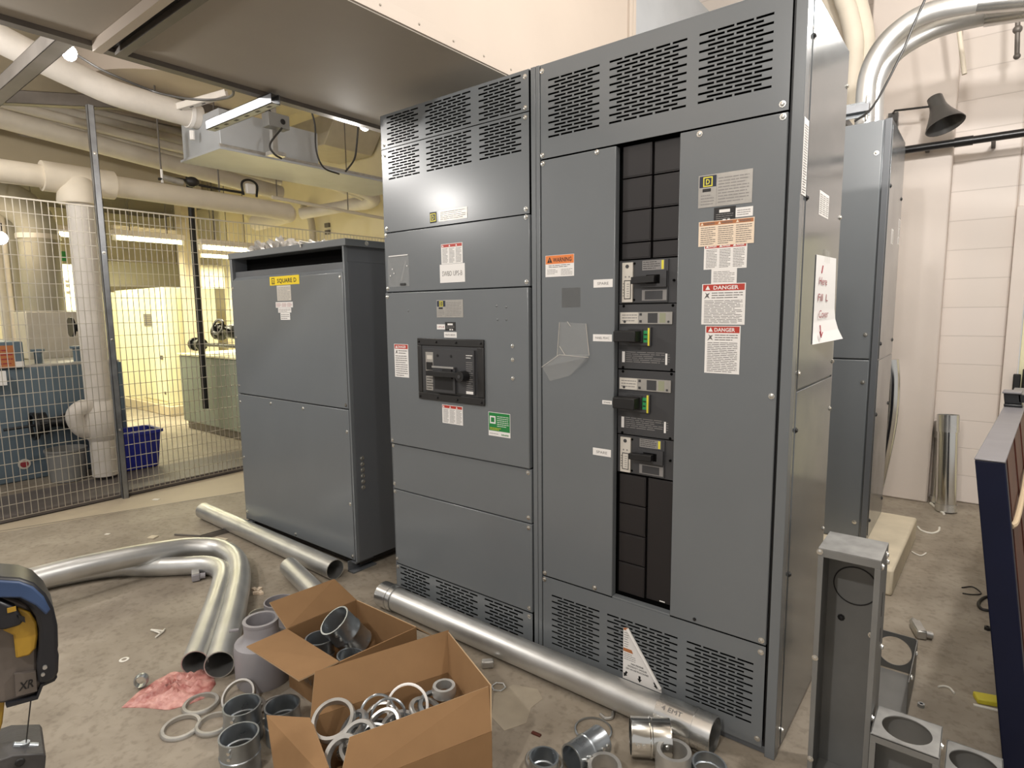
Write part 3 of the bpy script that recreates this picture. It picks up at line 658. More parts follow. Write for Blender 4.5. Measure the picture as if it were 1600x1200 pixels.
# crumpled wrap lying on the lid
for i, (x, y, s) in enumerate(((-1.52, .25, .05), (-1.33, .28, .058), (-1.17, .30, .04), (-1.02, .30, .034), (-.9, .30, .03))):
    b = B(); bm0 = bmesh.new(); bmesh.ops.create_icosphere(bm0, subdivisions=3, radius=1)
    for v in bm0.verts:
        k = 1+.3*math.sin(v.co.x*7+i*3)*math.sin(v.co.y*6+i)+.22*math.sin(v.co.z*9+v.co.x*8)
        v.co = Vector((v.co.x*s*1.5*k, v.co.y*s*1.2*k, max(0, (v.co.z+.6)*s*.9*k)))
    vm = {}
    for f in bm0.faces: b.face([v.co+Vector((x, y, tz)) for v in f.verts], 'silver_label')
    bmesh.ops.remove_doubles(b.bm, verts=b.bm.verts, dist=.0004); bm0.free()
    tag(link(b, 'crumpled_wrap'), ['crumpled shiny wrap on the transformer lid, nearest the fence corner', 'largest crumpled shiny wrap on the transformer lid', 'crumpled wrap at the middle of the transformer lid', 'small crumpled wrap on the transformer lid past the middle one', 'smallest crumpled wrap on the transformer lid, closest to the switchboard'][i], 'wrapping')
b = B(); b.tube([(-.78, .062, 1.80), (-.775, .05, 1.83), (-.765, .09, 1.823), (-.75, .2, 1.822)], .006, 'scrap_white', 8)
tag(link(b, 'cable_tie'), 'pale tie hanging over the front edge of the transformer lid', 'tie')

# ------------------------------------------------------------------ second panelboard on its pad
px0, px1, py0, py1, pz0, pz1 = 1.10, 1.797, 1.83, 2.44, .137, 2.392
t = thing('panelboard_cabinet', 'plain gray panelboard cabinet standing on the concrete pad under the conduits', 'cabinet', ((px0+px1)/2, 2.1, .137))
P2 = FRONT(py0)
b = B(); b.box(px0, px1, py0+.012, py1, pz0, pz1, 'gray_paint_gloss'); b.box(px1-.03, px1, py0, py0+.02, pz0, pz1, 'dark_gray_paint'); link(b, 'body', t, bevel=.002)
for z0, z1 in ((1.156, pz1-.005), (pz0+.004, 1.148)):
    b = B(); b.fbox(P2, px0+.01, px1-.038, z0, z1, -.012, 0, 'gray_paint'); o = link(b, 'front_cover', t, bevel=.003)
    for v in ((z1-.16, z0+.13) if z1 > 1.2 else (z1-.12, z0+.1)): screw(o, P2, px1-.062, v, 0, .008)
S2 = SIDE(px1)
for z0, z1 in ((1.156, pz1-.03), (pz0+.03, 1.148)):
    b = B(); b.fbox(S2, py0+.03, py1-.01, z0, z1, 0, .003, 'gray_paint_gloss'); o = link(b, 'side_panel', t, bevel=.002)
    for u in (py0+.06, py1-.05):
        for v in (z0+.08, z1-.3): screw(o, S2, u, v, .003, .008, 'black')
S2b = SIDE(px1+.003)
danger_label(t, S2b, 2.05, 2.13, 1.78, 1.86, 2, None, rows=8)
for i in range(3): danger_label(t, S2b, 2.35, 2.42, 1.80+i*.05, 1.845+i*.05, 1, None, rows=4)

# ------------------------------------------------------------------ right-hand wall: conduits, lamp, pipe
def tag_tube(name, pts, r, m, label, cat, n=6, seg=18, hollow=0., parts=(), group=None):
    b = B(); b.tube(smooth_path(pts, n), r, m, seg, hollow=hollow); return tag(link(b, name), label, cat, group)
yA, yB = 2.12, 2.34
cA = [at(1352, 186, 1, yA)+Vector((0, 0, -.03)), at(1352, 160, 1, yA), at(1357, 118, 1, yA), at(1374, 80, 1, yA), at(1404, 47, 1, yA), at(1450, 20, 1, yA), at(1530, 3, 1, yA), at(1640, -8, 1, yA), at(1800, -22, 1, yA), at(2100, -48, 1, yA)]
cB = [at(1368, 184, 1, yB)+Vector((0, 0, -.03)), at(1366, 155, 1, yB), at(1372, 120, 1, yB), at(1390, 92, 1, yB), at(1420, 67, 1, yB), at(1470, 42, 1, yB), at(1540, 24, 1, yB), at(1640, 8, 1, yB), at(1800, -10, 1, yB), at(2100, -46, 1, yB)]
cA[0].z = cB[0].z = pz1
for c, lab in ((cA, 'near galvanized conduit bending from the panelboard top along the block wall'), (cB, 'rear galvanized conduit bending from the panelboard top, behind the nearer one')):
    b = B(); b.tube(smooth_path(c, 8), .050, 'emt', 20); o = tag(link(b, 'conduit'), lab, 'conduit')
    k = B(); p, q = c[6], c[7]; d = (q-p).normalized(); k.tube([p-d*.0, p+d*.26], .056, 'emt_bright', 20); link(k, 'coupling', o)
    k = B(); z = Vector((c[0].x, c[0].y, pz1)); k.lathe([(.056, 0), (.070, .002), (.070, .02), (.056, .022)], 'zinc', z, n=20); link(k, 'locknut', o)
b = B(); b.box(1.50, 1.66, 2.02, 2.06, pz1+.11, pz1+.15, 'strut'); b.box(1.50, 1.66, 2.06, 2.068, pz1+.09, pz1+.17, 'zinc'); b.cyl((1.645, 2.06, pz1+.07), (1.645, 2.06, pz1+.2), .008, 'screw_metal'); b.box(1.50, 1.52, 2.02, 3.34, pz1+.11, pz1+.15, 'strut')
tag(link(b, 'conduit_clamp'), 'short strut bar with a clamp holding the conduits above the panelboard', 'clamp')
for i, (pts, lab) in enumerate((([(1328, 185), (1330, 130), (1335, 70), (1326, 20), (1312, -30)], 'cream painted wall pipe rising directly beside the cabinet skin'), ([(1352, 185), (1350, 120), (1352, 60), (1340, 5), (1322, -40)], 'cream painted wall pipe rising just behind the galvanized bends'), ([(1312, 185), (1312, 100), (1312, 50), (1296, 10), (1276, -30)], 'cream painted wall pipe half hidden by the switchboard edge'))):
    P_ = [at(x, y, 1, 2.95+.07*i) for x, y in pts]; P_ = [Vector((P_[0].x, P_[0].y, 1.2))]+P_+[Vector((P_[-1].x-.12, P_[-1].y+.05, 4.4))]; tag_tube('wall_pipe', P_, .058, 'pipe_cream', lab, 'pipe')
b = B(); p0, p1 = at(1360, 237, 1, 3.22), at(1960, 190, 1, 3.22); p0.z = p1.z = 2.515
b.tube([p0, p1], .026, 'pipe_black', 16); o = tag(link(b, 'wall_pipe'), 'black level pipe running across the block wall', 'pipe')
c = at(1506, 219, 1, 3.22); k = B(); k.tube([Vector((c.x-.05, 3.22, 2.515)), Vector((c.x+.05, 3.22, 2.515))], .031, 'pipe_black', 16); link(k, 'coupling', o)
for x in (1.84, 2.2, 2.9):
    k = B(); k.box(x-.012, x+.012, 3.24, 3.34 if x < 1.985 else 3.5, 2.50, 2.53, 'pipe_black'); link(k, 'bracket', o)
# lamp shade on its arm
L_ = thing('wall_lamp', 'dark gray bell-shaped lamp shade on a thin arm by the pilaster', 'lamp', (1.86, 3.1, 2.6))
top = at(1460, 152, 1, 3.1); bot = at(1477, 196, 1, 3.05); ax = (bot-top).normalized()
b = B(); Lh = (bot-top).length
b.lathe([(.034, .0), (.044, .006), (.046, Lh*.30), (.052, Lh*.42), (.066, Lh*.58), (.088, Lh*.78), (.108, Lh*.95), (.112, Lh), (.107, Lh), (.084, Lh*.78), (.060, Lh*.58), (.030, Lh*.4)], 'lamp_gray', top, ax, 28, cap0=True, cap1=True)
link(b, 'lamp_shade', L_)
b = B(); b.tube([top+ax*Lh*.3, at(1398, 173, 1, 3.1), at(1396, 176, 1, 3.3)], .007, 'wire_black', 8); b.box(at(1396, 176, 1, 3.3).x-.03, at(1396, 176, 1, 3.3).x+.03, 3.29, 3.34, 2.70, 2.80, 'lamp_gray'); link(b, 'arm', L_)
# thin rods hanging by the conduits
for i, (a, c, m, lab, r) in enumerate((((1488, -40), (1507, 116), 'pipe_cream', 'pale rod hanging in front of the pilaster corner', .014), ((1592, -40), (1589, 88), 'galv_dark', 'brownish hanger rod with a ball joint beside the door side of the wall', .013))):
    b = B(); p, q = at(*a, 1, 2.9), at(*c, 1, 2.9); b.tube([p, q], r, m, 10)
    if i: b.sphere(q+(p-q)*.33, .024, m, 10); b.sphere(q, .018, m, 10)
    tag(link(b, 'hanger_rod'), lab, 'rod')
b = B(); p = [at(1445, 0, 1, 2.0), at(1425, 45, 1, 2.0), at(1408, 85, 1, 2.0), at(1365, 165, 1, 2.0), at(1335, 190, 1, 2.0)]; b.tube(smooth_path(p), .006, 'wire_black', 8); tag(link(b, 'loose_cable'), 'black cable slung across the galvanized conduit bends', 'cable')
# chrome pipe nipples leaning at the pilaster foot
for i, (x, y, h, tilt, lab) in enumerate(((2.105, 3.20, .66, .05, 'shiny pipe nipple with a collar standing at the foot of the pilaster'), (2.055, 3.385, .58, .01, 'shiny pipe nipple half hidden behind the collared one at the wall'))):
    o = thing('pipe_nipple', lab, 'pipe', (x, y, 0)); a = Vector((x, y, .004)); c = Vector((x-tilt*.6, y+.05, h))
    b = B(); rr = .060-.006*i; b.tube([a, c], rr, 'chrome', 24, hollow=.004); link(b, 'tube', o)
    k = B(); d = (c-a).normalized(); k.tube([c-d*.10, c+d*.02], rr+.006, 'emt_bright', 24, hollow=.004); link(k, 'collar', o); k = B(); k.tube([a, a+d*.05], rr+.005, 'emt_bright', 24, hollow=.003); link(k, 'end_ring', o)

tag_tube('bent_nipple', [at(1390, 562, 1, 2.9), at(1392, 600, 1, 2.9), at(1388, 655, 1, 2.9), at(1377, 715, 1, 2.9), at(1362, 780, 1, 2.95), at(1354, 806, 1, 3.0)], .055, 'chrome', 'shiny bent conduit leaning out from behind the panelboard', 'conduit', 6, 20)

# ------------------------------------------------------------------ wireway boxes by the cabinet corner
def wireway(name, lab, x0, x1, y0, y1, z1, hole=None, knock=None, topm='box_scuffed'):
    o = thing(name, lab, 'wireway', ((x0+x1)/2, (y0+y1)/2, 0)); t_ = .003; b = B()
    b.box(x0, x0+t_, y0+t_, y1-t_, t_, z1, 'box_gray'); b.box(x1-t_, x1, y0+t_, y1-t_, t_, z1, 'box_gray'); b.box(x0, x1, y1-t_, y1, t_, z1, 'box_gray'); b.box(x0, x1, y0+t_, y1, 0, t_, 'box_gray')
    lip = .014
    b.box(x0, x0+lip, y0, y0+t_, 0, z1-.022, 'box_gray'); b.box(x1-lip, x1, y0, y0+t_, 0, z1-.022, 'box_gray'); b.box(x0, x1, y0, y0+t_, z1-.022, z1, 'box_gray')
    link(b, 'trough', o, bevel=.0008)
    k = B(); P = TOPF(z1)
    if hole:
        cx, cy, rad = hole; n = 40; W_ = (x1-x0)/2; D_ = (y1-y0)/2
        out = []; inn = []
        for i in range(n):
            a = 2*PI*i/n; cc, ss = math.cos(a), math.sin(a); f = min(((W_ if cc*1 >= 0 else W_)/abs(cc)) if abs(cc) > 1e-6 else 9, (D_/abs(ss)) if abs(ss) > 1e-6 else 9)
            out.append(((x0+x1)/2+cc*f, (y0+y1)/2+ss*f)); inn.append((cx+cc*rad, cy+ss*rad))
        k.rings([[Vector((p[0], p[1], z1-.003)) for p in out], [Vector((p[0], p[1], z1)) for p in out], [Vector((p[0], p[1], z1)) for p in inn], [Vector((p[0], p[1], z1-.003)) for p in inn]], topm, closed=True, smooth=False)
    else: k.box(x0, x1, y0, y1, z1, z1+.003, topm)
    link(k, 'end_plate', o)
    if knock:
        u, v, rad = knock; k = B(); k.lathe([(rad+.002, 0), (rad+.002, .001), (rad-.0015, .001), (rad-.0015, 0)], 'text_black', (u, y1-t_-.001, v), (0, -1, 0), 40, closed=True); link(k, 'knockout', o)
    return o
o = wireway('wireway_box', 'tall open-fronted gray wireway box standing on end by the cabinet corner', 1.908, 2.062, -.06, .10, .75, None, (1.985, .60, .058))
for u, v, yy in ((1.912, .742, -.062), (1.914, .42, -.062), (1.916, .1, -.062)): screw(o, FRONT(-.06), u, v, 0, .006)
S3 = SIDE(2.062)
for u, v in ((-.03, .725), (.06, .73), (.085, .70), (-.035, .28), (.08, .44)): screw(o, S3, u, v, 0, .007)
b = B(); b.fbox(S3, .02, .028, .56, .63, 0, .0006, 'text_black'); b.fbox(S3, .03, .036, .48, .52, 0, .0006, 'text_black'); link(b, 'slot', o)
screw(o, FRONT(.096), 1.952, .49, 0, .007, 'black'); screw(o, FRONT(.096), 2.035, .46, 0, .007)
zt = .285
o = wireway('wireway_box', 'short gray wireway box with a round hole in its top beside the tall one', 2.068, 2.222, -.115, .035, zt, (2.145, -.04, .058))
screw(o, SIDE(2.222), -.02, .26, 0, .007)
o = wireway('wireway_box', 'low gray wireway box with a round hole in its top next to the navy panel', 2.232, 2.36, .02, .17, .17, (2.296, .095, .056))
# wireway elbow lying open on the floor behind
o = thing('wireway_section', 'open gray wireway section with a round opening lying on the floor behind the tall box', 'wireway', (2.07, .62, 0))
b = B(); b.box(1.97, 2.115, .46, .78, 0, .003, 'box_gray'); b.box(2.112, 2.115, .46, .80, 0, .15, 'box_gray'); b.box(1.967, 1.97, .46, .80, 0, .15, 'box_gray'); link(b, 'trough', o)
k = B(); n = 36; cx, cz, rad = 2.041, .078, .058; out = []; inn = []
for i in range(n):
    a = 2*PI*i/n; cc, ss = math.cos(a), math.sin(a); f = min(.0725/abs(cc) if abs(cc) > 1e-6 else 9, .075/abs(ss) if abs(ss) > 1e-6 else 9); out.append((2.0425+cc*f, .0765+ss*f)); inn.append((cx+cc*rad, cz+ss*rad))
k.rings([[Vector((p[0], yy, p[1])) for p in q] for yy, q in ((.80, out), (.797, out), (.797, inn), (.80, inn))], 'box_gray', closed=True, smooth=False); link(k, 'end_plate', o)
for u, v in ((.55, .12), (.74, .12)): screw(o, SIDE(2.115), u, v, 0, .008)

# ------------------------------------------------------------------ navy framed panel leaning in front
nv = thing('framed_panel', 'navy edged upright panel with a grainy red-brown face', 'panel', (2.38, 1.2, 0))
def nvp(s, d, h):
    """s: along the panel, d: through it (0 = left skin), h: height."""
    y = .25+s; return Vector((2.241+.071*s+.138*(1-h)+d, y, h))
def nbox(b, s0, s1, d0, d1, h0, h1, m): b.hexa([nvp(s, d, h) for h in (h0, h1) for s in (s0, s1) for d in (d0, d1)], m)
b = B(); nbox(b, 0, .05, 0, .068, 0, .995, 'navy'); nbox(b, 1.95, 2.0, 0, .068, 0, .995, 'navy'); nbox(b, .05, 1.95, 0, .010, 0, .995, 'navy'); nbox(b, .05, 1.95, .01, .068, 0, .05, 'navy'); link(b, 'frame', nv, bevel=.003)
b = B(); nbox(b, -.001, 2.0, -.001, .069, .995, 1.0, 'navy_top'); link(b, 'top_edge', nv, bevel=.002)
b = B(); nbox(b, .05, 1.95, .012, .062, .05, .994, 'wood_red'); link(b, 'face_board', nv)
for i in range(5):
    k = B(); nbox(k, .12+i*.38, .15+i*.38, .062, .066, .05, .994, 'wood_red'); link(k, 'batten', nv)
b = B(); p = [nvp(.06, .064, .80), nvp(.15, .072, .795), nvp(.5, .075, .80), nvp(1.0, .072, .81)]; b.tube(smooth_path(p), .008, 'rope', 8); tag(link(b, 'rope'), 'pale cord drawn across the red-brown panel face', 'cord')
cl = thing('spring_clip', 'dark square clip sitting on the top edge of the navy panel', 'clip', tuple(nvp(1.22, .03, 1.0)))
b = B(); nbox(b, 1.18, 1.27, .0, .062, 1.001, 1.012, 'valve_black'); nbox(b, 1.20, 1.27, .002, .060, 1.012, 1.055, 'valve_black'); link(b, 'jaw', cl, bevel=.003)
b = B(); nbox(b, 1.19, 1.29, -.001, .063, 1.056, 1.064, 'navy_top'); nbox(b, 1.20, 1.22, .05, .085, 1.02, 1.055, 'valve_black'); link(b, 'cap', cl, bevel=.002)
# ------------------------------------------------------------------ conduit lying about
def fl(x, y, z=0.): return at(x, y, 2, z)
ip = [(-.158, -.917, .05), (-.409, -.747, .05), (-.681, -.566, .05), (-.864, -.456, .05), (-.984, -.425, .05), (-1.085, -.448, .05)]+[tuple(at(x, y, 2, .05)) for x, y in ((288, 884), (240, 886), (180, 887), (100, 900), (0, 922))]
op_ = [(-.055, -.868, .056), (-.275, -.720, .056), (-.48, -.587, .056), (-.733, -.433, .056)]+[tuple(at(x, y, 2, z)) for x, y, z in ((371, 880, .060), (357, 864, .065), (333, 856, .076), (290, 856, .098), (233, 864.5, .126), (167, 877, .148), (100, 892, .162), (30, 911, .165), (-80, 945, .165))]
for pts, r, lab in ((op_, .056, 'outer of the two bent galvanized conduits lying on the floor'), (ip, .050, 'inner of the two bent galvanized conduits lying on the floor')):
    b = B(); b.tube(smooth_path(pts, 6), r, 'emt', 24, hollow=.004); tag(link(b, 'bent_conduit'), lab, 'conduit', 'bent conduits on the floor')
def straight(a, c, r, lab, collars=()):
    o = thing('straight_conduit', lab, 'conduit', tuple((Vector(a)+Vector(c))/2-Vector((0, 0, r))))
    a, c = Vector(a), Vector(c); b = B(); b.tube([a, a.lerp(c, .5), c], r, 'emt', 24, hollow=.004); link(b, 'tube', o); d = (c-a).normalized()
    for t0, L in collars:
        p = a+d*t0; k = B(); k.tube([p, p+d*L], r+.006, 'emt_bright', 24, hollow=.005); link(k, 'collar', o); k = B(); k.tube([p+d*L*.62, p+d*(L*.62+.01)], r+.0085, 'emt_bright', 24, hollow=.0022); link(k, 'ridge', o)
        if L > .1:
            k = B(); P = Pl(p+d*L*.3+Vector((0, -(r+.0062)*.55, (r+.0062)*.835)), (1, 0, 0), (0, .835, .55)); k.text(P, '4 EMT', 0, -.01, .022, 'text_gray', .0012, width=.07); k.n = 0; link(k, 'size_marking', o, recalc=False)
    return o
straight((-2.03, -.02, .055), (-.44, -.052, .055), .055, 'straight galvanized conduit lying along the foot of the transformer')
straight((.03, -.085, .061), (1.60, -.085, .061), .055, 'long straight galvanized conduit lying along the foot of the switchboard', [(-.03, .10), (1.42, .19)])
straight((-.69, -.175, .05), (-.12, -.31, .05), .05, 'short galvanized conduit stub poking from behind the cardboard boxes')

def coupling(c, axis, lab, L=.13, R=.060, m='zinc', group='loose conduit couplings', ridge=True, screws=True):
    """A sleeve: c is the middle of its lower end."""
    c = Vector(c); ax = Vector(axis).normalized(); b = B()
    prof = [(R-.0045, 0), (R+.001, 0), (R+.001, .004), (R, .006)]
    if ridge: prof += [(R, L*.46), (R+.0025, L*.48), (R+.0025, L*.52), (R, L*.54)]
    prof += [(R, L-.006), (R+.001, L-.004), (R+.001, L), (R-.0045, L), (R-.0045, L*.56), (R-.009, L*.54), (R-.009, L*.48), (R-.0045, L*.46)]
    b.lathe(prof, m, c, ax, 36, closed=True); o = tag(link(b, 'conduit_coupling'), lab, 'coupling', group)
    if screws:
        t = Vector((.55, -.8, .2)); e = (t-ax*t.dot(ax)).normalized()
        for h in (.16, .30, .70, .86):
            k = B(); p = c+ax*(L*h)+e*R; k.cyl(p, p+e*.007, .0055, 'screw_metal', 8); link(k, 'set_screw', o)
    return o
def ring(c, axis, lab, R=.066, w=.010, h=.014, m='zinc_light', group='loose conduit rings', lug=False):
    c = Vector(c); ax = Vector(axis).normalized(); b = B()
    b.lathe([(R-w, 0), (R, 0), (R+.0015, h*.25), (R+.0015, h*.6), (R-.002, h), (R-w, h)], m, c, ax, 36, closed=True)
    if lug:
        t = Vector((1, .3, .2)); e = (t-ax*t.dot(ax)).normalized(); g = ax.cross(e)
        for i in range(8):
            a = 2*PI*i/8; p = c+ax*h*.5+(e*math.cos(a)+g*math.sin(a))*R; q = (e*math.cos(a)+g*math.sin(a)); b.cyl(p-q*.002, p+q*.006, .006, m, 6)
    return tag(link(b, 'conduit_ring'), lab, 'ring', group)
Z = (0, 0, 1)
coupling(fl(373, 1147, .125)-Vector((0, 0, .125)), Z, 'upright zinc coupling nearest the foot of the big cardboard box, showing its lower sleeve seam', .125, .059)
coupling((.352, -.985, 0), Z, 'upright zinc coupling standing directly behind the nearest one', .125, .060)
coupling((.458, -.900, 0), Z, 'upright zinc coupling tucked under the big box flap', .122, .057)
ring((.150, -.895, .020), (.30, -.50, .80), 'upright leaning zinc ring in front of the two bent conduit ends', .062, .009, .016)
ring((.060, -.995, .0), Z, 'flat zinc ring on the edge of the pink bag', .062, .012, .016)
ring((.132, -1.095, .0), (.03, -.03, 1), 'flat zinc ring lying nearest the camera by itself', .064, .012, .014)
ring((.208, -1.018, .0), Z, 'flat zinc ring between the standing couplings and the pink bag', .060, .011, .016)
ring((.31, -.86, .01), (-.2, -.3, 1), 'tilted clear-edged ring behind the standing couplings', .058, .007, .02, 'zinc_light')
ring((.245, -.905, .02), (.2, .1, 1), 'dark ring lying between the couplings and the gray reducer', .055, .012, .012, 'galv_dark')
# plastic bag of bits
b = B()
b.hexa([Vector(v) for v in ((.29, -.83, .0), (.36, -.82, .0), (.30, -.76, 0), (.37, -.75, 0), (.30, -.82, .05), (.35, -.81, .07), (.31, -.78, .06), (.36, -.77, .05))], 'plastic_clear'); tag(link(b, 'plastic_bag'), 'clear plastic bag crumpled between the couplings and the smaller box', 'bag')
# gray PVC fittings
o = thing('pipe_reducer', 'gray plastic reducer with a narrow neck standing by the bent conduit ends', 'fitting', (.085, -.76, 0))
b = B(); b.lathe([(.100, 0), (.104, .01), (.104, .14), (.100, .160), (.075, .178), (.066, .19), (.064, .20), (.064, .245), (.055, .245), (.055, .18), (.090, .15), (.094, .0)], 'pvc_gray', (.085, -.76, 0), Z, 40, closed=True); link(b, 'reducer_body', o)
k = B(); k.lathe([(.066, .236), (.067, .247), (.054, .247), (.054, .236)], 'pvc_gray', (.085, -.76, 0), Z, 36, closed=True); link(k, 'neck_rim', o)
k = B(); k.cyl((.045, -.83, .22), (.03, -.86, .222), .006, 'pvc_gray', 8); link(k, 'lug', o)
coupling((-.225, -.505, 0), Z, 'gray plastic coupling standing behind the cardboard flap', .125, .066, 'pvc_gray', None, False, False)
ring((-.33, -.545, .0), Z, 'pale clear-looking ring standing beside the gray plastic coupling', .05, .006, .05, 'zinc_light')
# right-hand cluster by the long conduit
coupling(fl(848, 1182, .10)-Vector((0, 0, .10)), (.03, .02, 1), 'upright zinc coupling first in the row before the long conduit', .10, .044)
ring(fl(850, 1193, .02), (.1, .05, 1), 'thin ring around the foot of the first small coupling', .060, .006, .012)
a_, c_ = fl(893, 1186, .046), fl(932, 1160, .046); coupling(a_, c_-a_, 'dark zinc coupling lying on its side among the small parts', .135, .044, 'zinc')
ring(fl(927, 1141, .002), (0, 0, 1), 'large thin wire ring leaning on the lying coupling', .063, .004, .006, 'zinc')
o = ring(fl(945, 1190, .065), (.05, -.1, 1), 'squat zinc bushing with a thick pale rim between the couplings', .053, .013, .05, 'zinc_light'); o.location.z = 0.002
a_, c_ = fl(985, 1150, .066), fl(1032, 1153, .066); coupling(a_, c_-a_, 'bright chromed coupling lying against the long conduit', .125, .058, 'chrome')
o = ring(fl(1053, 1170, .095), (0, 0, 1), 'ribbed zinc connector with a pale rim standing by the conduit collar', .054, .014, .09, 'zinc_light'); o.location.z = .002
k = B(); cc = Vector(o.location)
for i in range(4): k.lathe([(.0555, .012+i*.018), (.058, .016+i*.018), (.058, .022+i*.018), (.0555, .026+i*.018)], 'zinc', (cc.x, cc.y, cc.z), Z, 30)
link(k, 'thread', o)
coupling(fl(1106, 1192, .07)-Vector((0, 0, .07)), (.08, -.02, 1), 'zinc cup-shaped coupling beyond the conduit collar', .07, .050)
ring(fl(945, 880, .0), Z, 'tiny scrap ring under the switchboard edge', .02, .005, .006)

# ------------------------------------------------------------------ cardboard boxes
def slab(b, p, th, m, medge=None):
    p = [Vector(q) for q in p]; n = (p[1]-p[0]).cross(p[3]-p[0]).normalized()*th*.5; c = [q-n for q in p]+[q+n for q in p]
    vs = [b.bm.verts.new(q) for q in c]; k = b.mi(m); ke = b.mi(medge or m)
    for q in ((3, 2, 1, 0), (4, 5, 6, 7)): f = b.bm.faces.new([vs[i] for i in q]); f.material_index = k
    for q in ((0, 1, 5, 4), (1, 2, 6, 5), (2, 3, 7, 6), (3, 0, 4, 7)): f = b.bm.faces.new([vs[i] for i in q]); f.material_index = ke
def carton(lab, rim, h, flaps):
    c = sum((Vector((x, y, 0)) for x, y in rim), Vector())/4
    o = thing('cardboard_box', lab, 'box', tuple(c)); b = B(); R4 = [Vector((x, y, 0)) for x, y in rim]
    for i in range(4):
        p, q = R4[i], R4[(i+1) % 4]; slab(b, (p, q, q+Vector((0, 0, h)), p+Vector((0, 0, h))), .005, 'cardboard')
    slab(b, [p+Vector((0, 0, .004)) for p in R4], .005, 'cardboard_in'); link(b, 'carton', o)
    for (i, a, d) in flaps:
        p, q = R4[i]+Vector((0, 0, h)), R4[(i+1) % 4]+Vector((0, 0, h)); k = B(); n = 5
        a, d = Vector(a), Vector(d)
        slab(k, (p, q, d, a), .005, 'cardboard', 'cardboard_edge'); link(k, 'flap', o)
    return o
rim1 = [(.692, -.941), (.865, -.513), (1.170, -.648), (1.000, -1.065)]
bx = carton('big open cardboard box full of metal rings, its torn flaps standing up', rim1, .20, [
    (0, (.642, -.886, .305), (.811, -.455, .31)), (1, (.818, -.462, .307), (1.129, -.598, .303)), (2, (1.126, -.607, .303), (.958, -.990, .29)),
    (3, tuple(at(432, 1225, 2, .13)), tuple(at(417, 1118, 2, .20)))])
rim2 = [(.216, -.729), (.240, -.422), (.602, -.420), (.560, -.739)]
bx2 = carton('smaller open cardboard box with zinc couplings, its flaps spread out', rim2, .235, [
    (0, tuple(at(421, 942, 2, .30)), tuple(at(522, 905, 2, .31))), (1, (.26, -.35, .16), (.61, -.345, .17)), (3, tuple(at(467, 1064, 2, .235)), tuple(at(385, 1011, 2, .245)))])
P = Pl((.216, -.7335, 0), (Vector((.560, -.739, 0))-Vector((.216, -.729, 0))), (0, 0, 1)); k = B()
k.text(P, 'EMT', .125, .135, .045, 'galv_dark', .003, width=.10); k.text(P, '4 IN', .125, .075, .035, 'galv_dark', .003, width=.085); o = link(k, 'printing', bx2, recalc=False)
# what is in the boxes
a_, c_ = at(522, 969, 2, .285), at(560, 1006, 2, .16); coupling(c_, a_-c_, 'large zinc coupling sticking up out of the smaller box', (a_-c_).length, .060, group='couplings in the smaller box')
coupling((.335, -.668, .09), (.02, 0, 1), 'zinc coupling upright inside the smaller box under its open flap', .125, .052, group='couplings in the smaller box')
coupling(tuple(at(541, 1024, 2, .20)-Vector((0, 0, .12))), (.1, .1, 1), 'dark zinc coupling low at the near corner inside the smaller box', .12, .050, 'zinc', 'couplings in the smaller box')
coupling((.43, -.60, .07), (1, .2, .15), 'bright coupling lying at the bottom of the smaller box behind the large one', .13, .055, 'zinc_light', 'couplings in the smaller box')
def bring(px, py, z, axis, lab, R=.06, w=.009, h=.014, m='zinc_light'): return ring(at(px, py, 2, z), axis, lab, R, w, h, m, 'rings in the big box')
bring(637, 1103, .19, (.55, -.75, .45), 'brightest big thin ring standing upright in the middle of the big box', .066, .006, .008, 'white_label')
bring(522, 1128, .19, (.2, -.35, .8), 'wide pale ring leaning at the left inner wall of the big box', .066, .012, .022)
bring(590, 1115, .19, (.6, -.3, .5), 'thin ring tipped behind the bright upright one in the big box', .055, .006, .008, 'zinc')
bring(607, 1120, .185, (.5, -.5, .3), 'second thin ring tipped beside the bright upright one in the big box', .055, .006, .008, 'zinc')
bring(556, 1138, .18, (-.3, -.5, .7), 'dark ring in the near half of the big box', .052, .012, .018, 'zinc')
bring(562, 1160, .19, (.1, -.6, .7), 'pale curved ring rising over the front flap of the big box', .060, .012, .016)
bring(600, 1138, .19, (.0, -.5, .8), 'second pale ring rising over the front flap of the big box', .058, .011, .014)
bring(540, 1185, .17, (.15, -.5, .6), 'thick ring at the near left corner of the big box', .060, .014, .024)
bring(665, 1112, .19, (.3, .2, .9), 'zinc locknut lying flat on the pile in the big box', .055, .012, .012)
bring(680, 1103, .19, (.2, -.1, .9), 'dark flat ring in the far corner of the big box', .055, .014, .012, 'zinc')
bring(694, 1084, .205, (.0, .0, 1), 'grooved pale bushing sitting highest in the far corner of the big box', .038, .012, .03)
bring(625, 1140, .17, (.2, -.2, .9), 'ring lying low in the middle of the big box', .06, .012, .014)
bring(575, 1150, .15, (.1, .3, .9), 'ring deep under the pile at the front of the big box', .06, .012, .014, 'zinc')
bring(650, 1128, .16, (-.1, .2, .9), 'ring buried under the zinc locknut in the big box', .06, .014, .014, 'zinc')
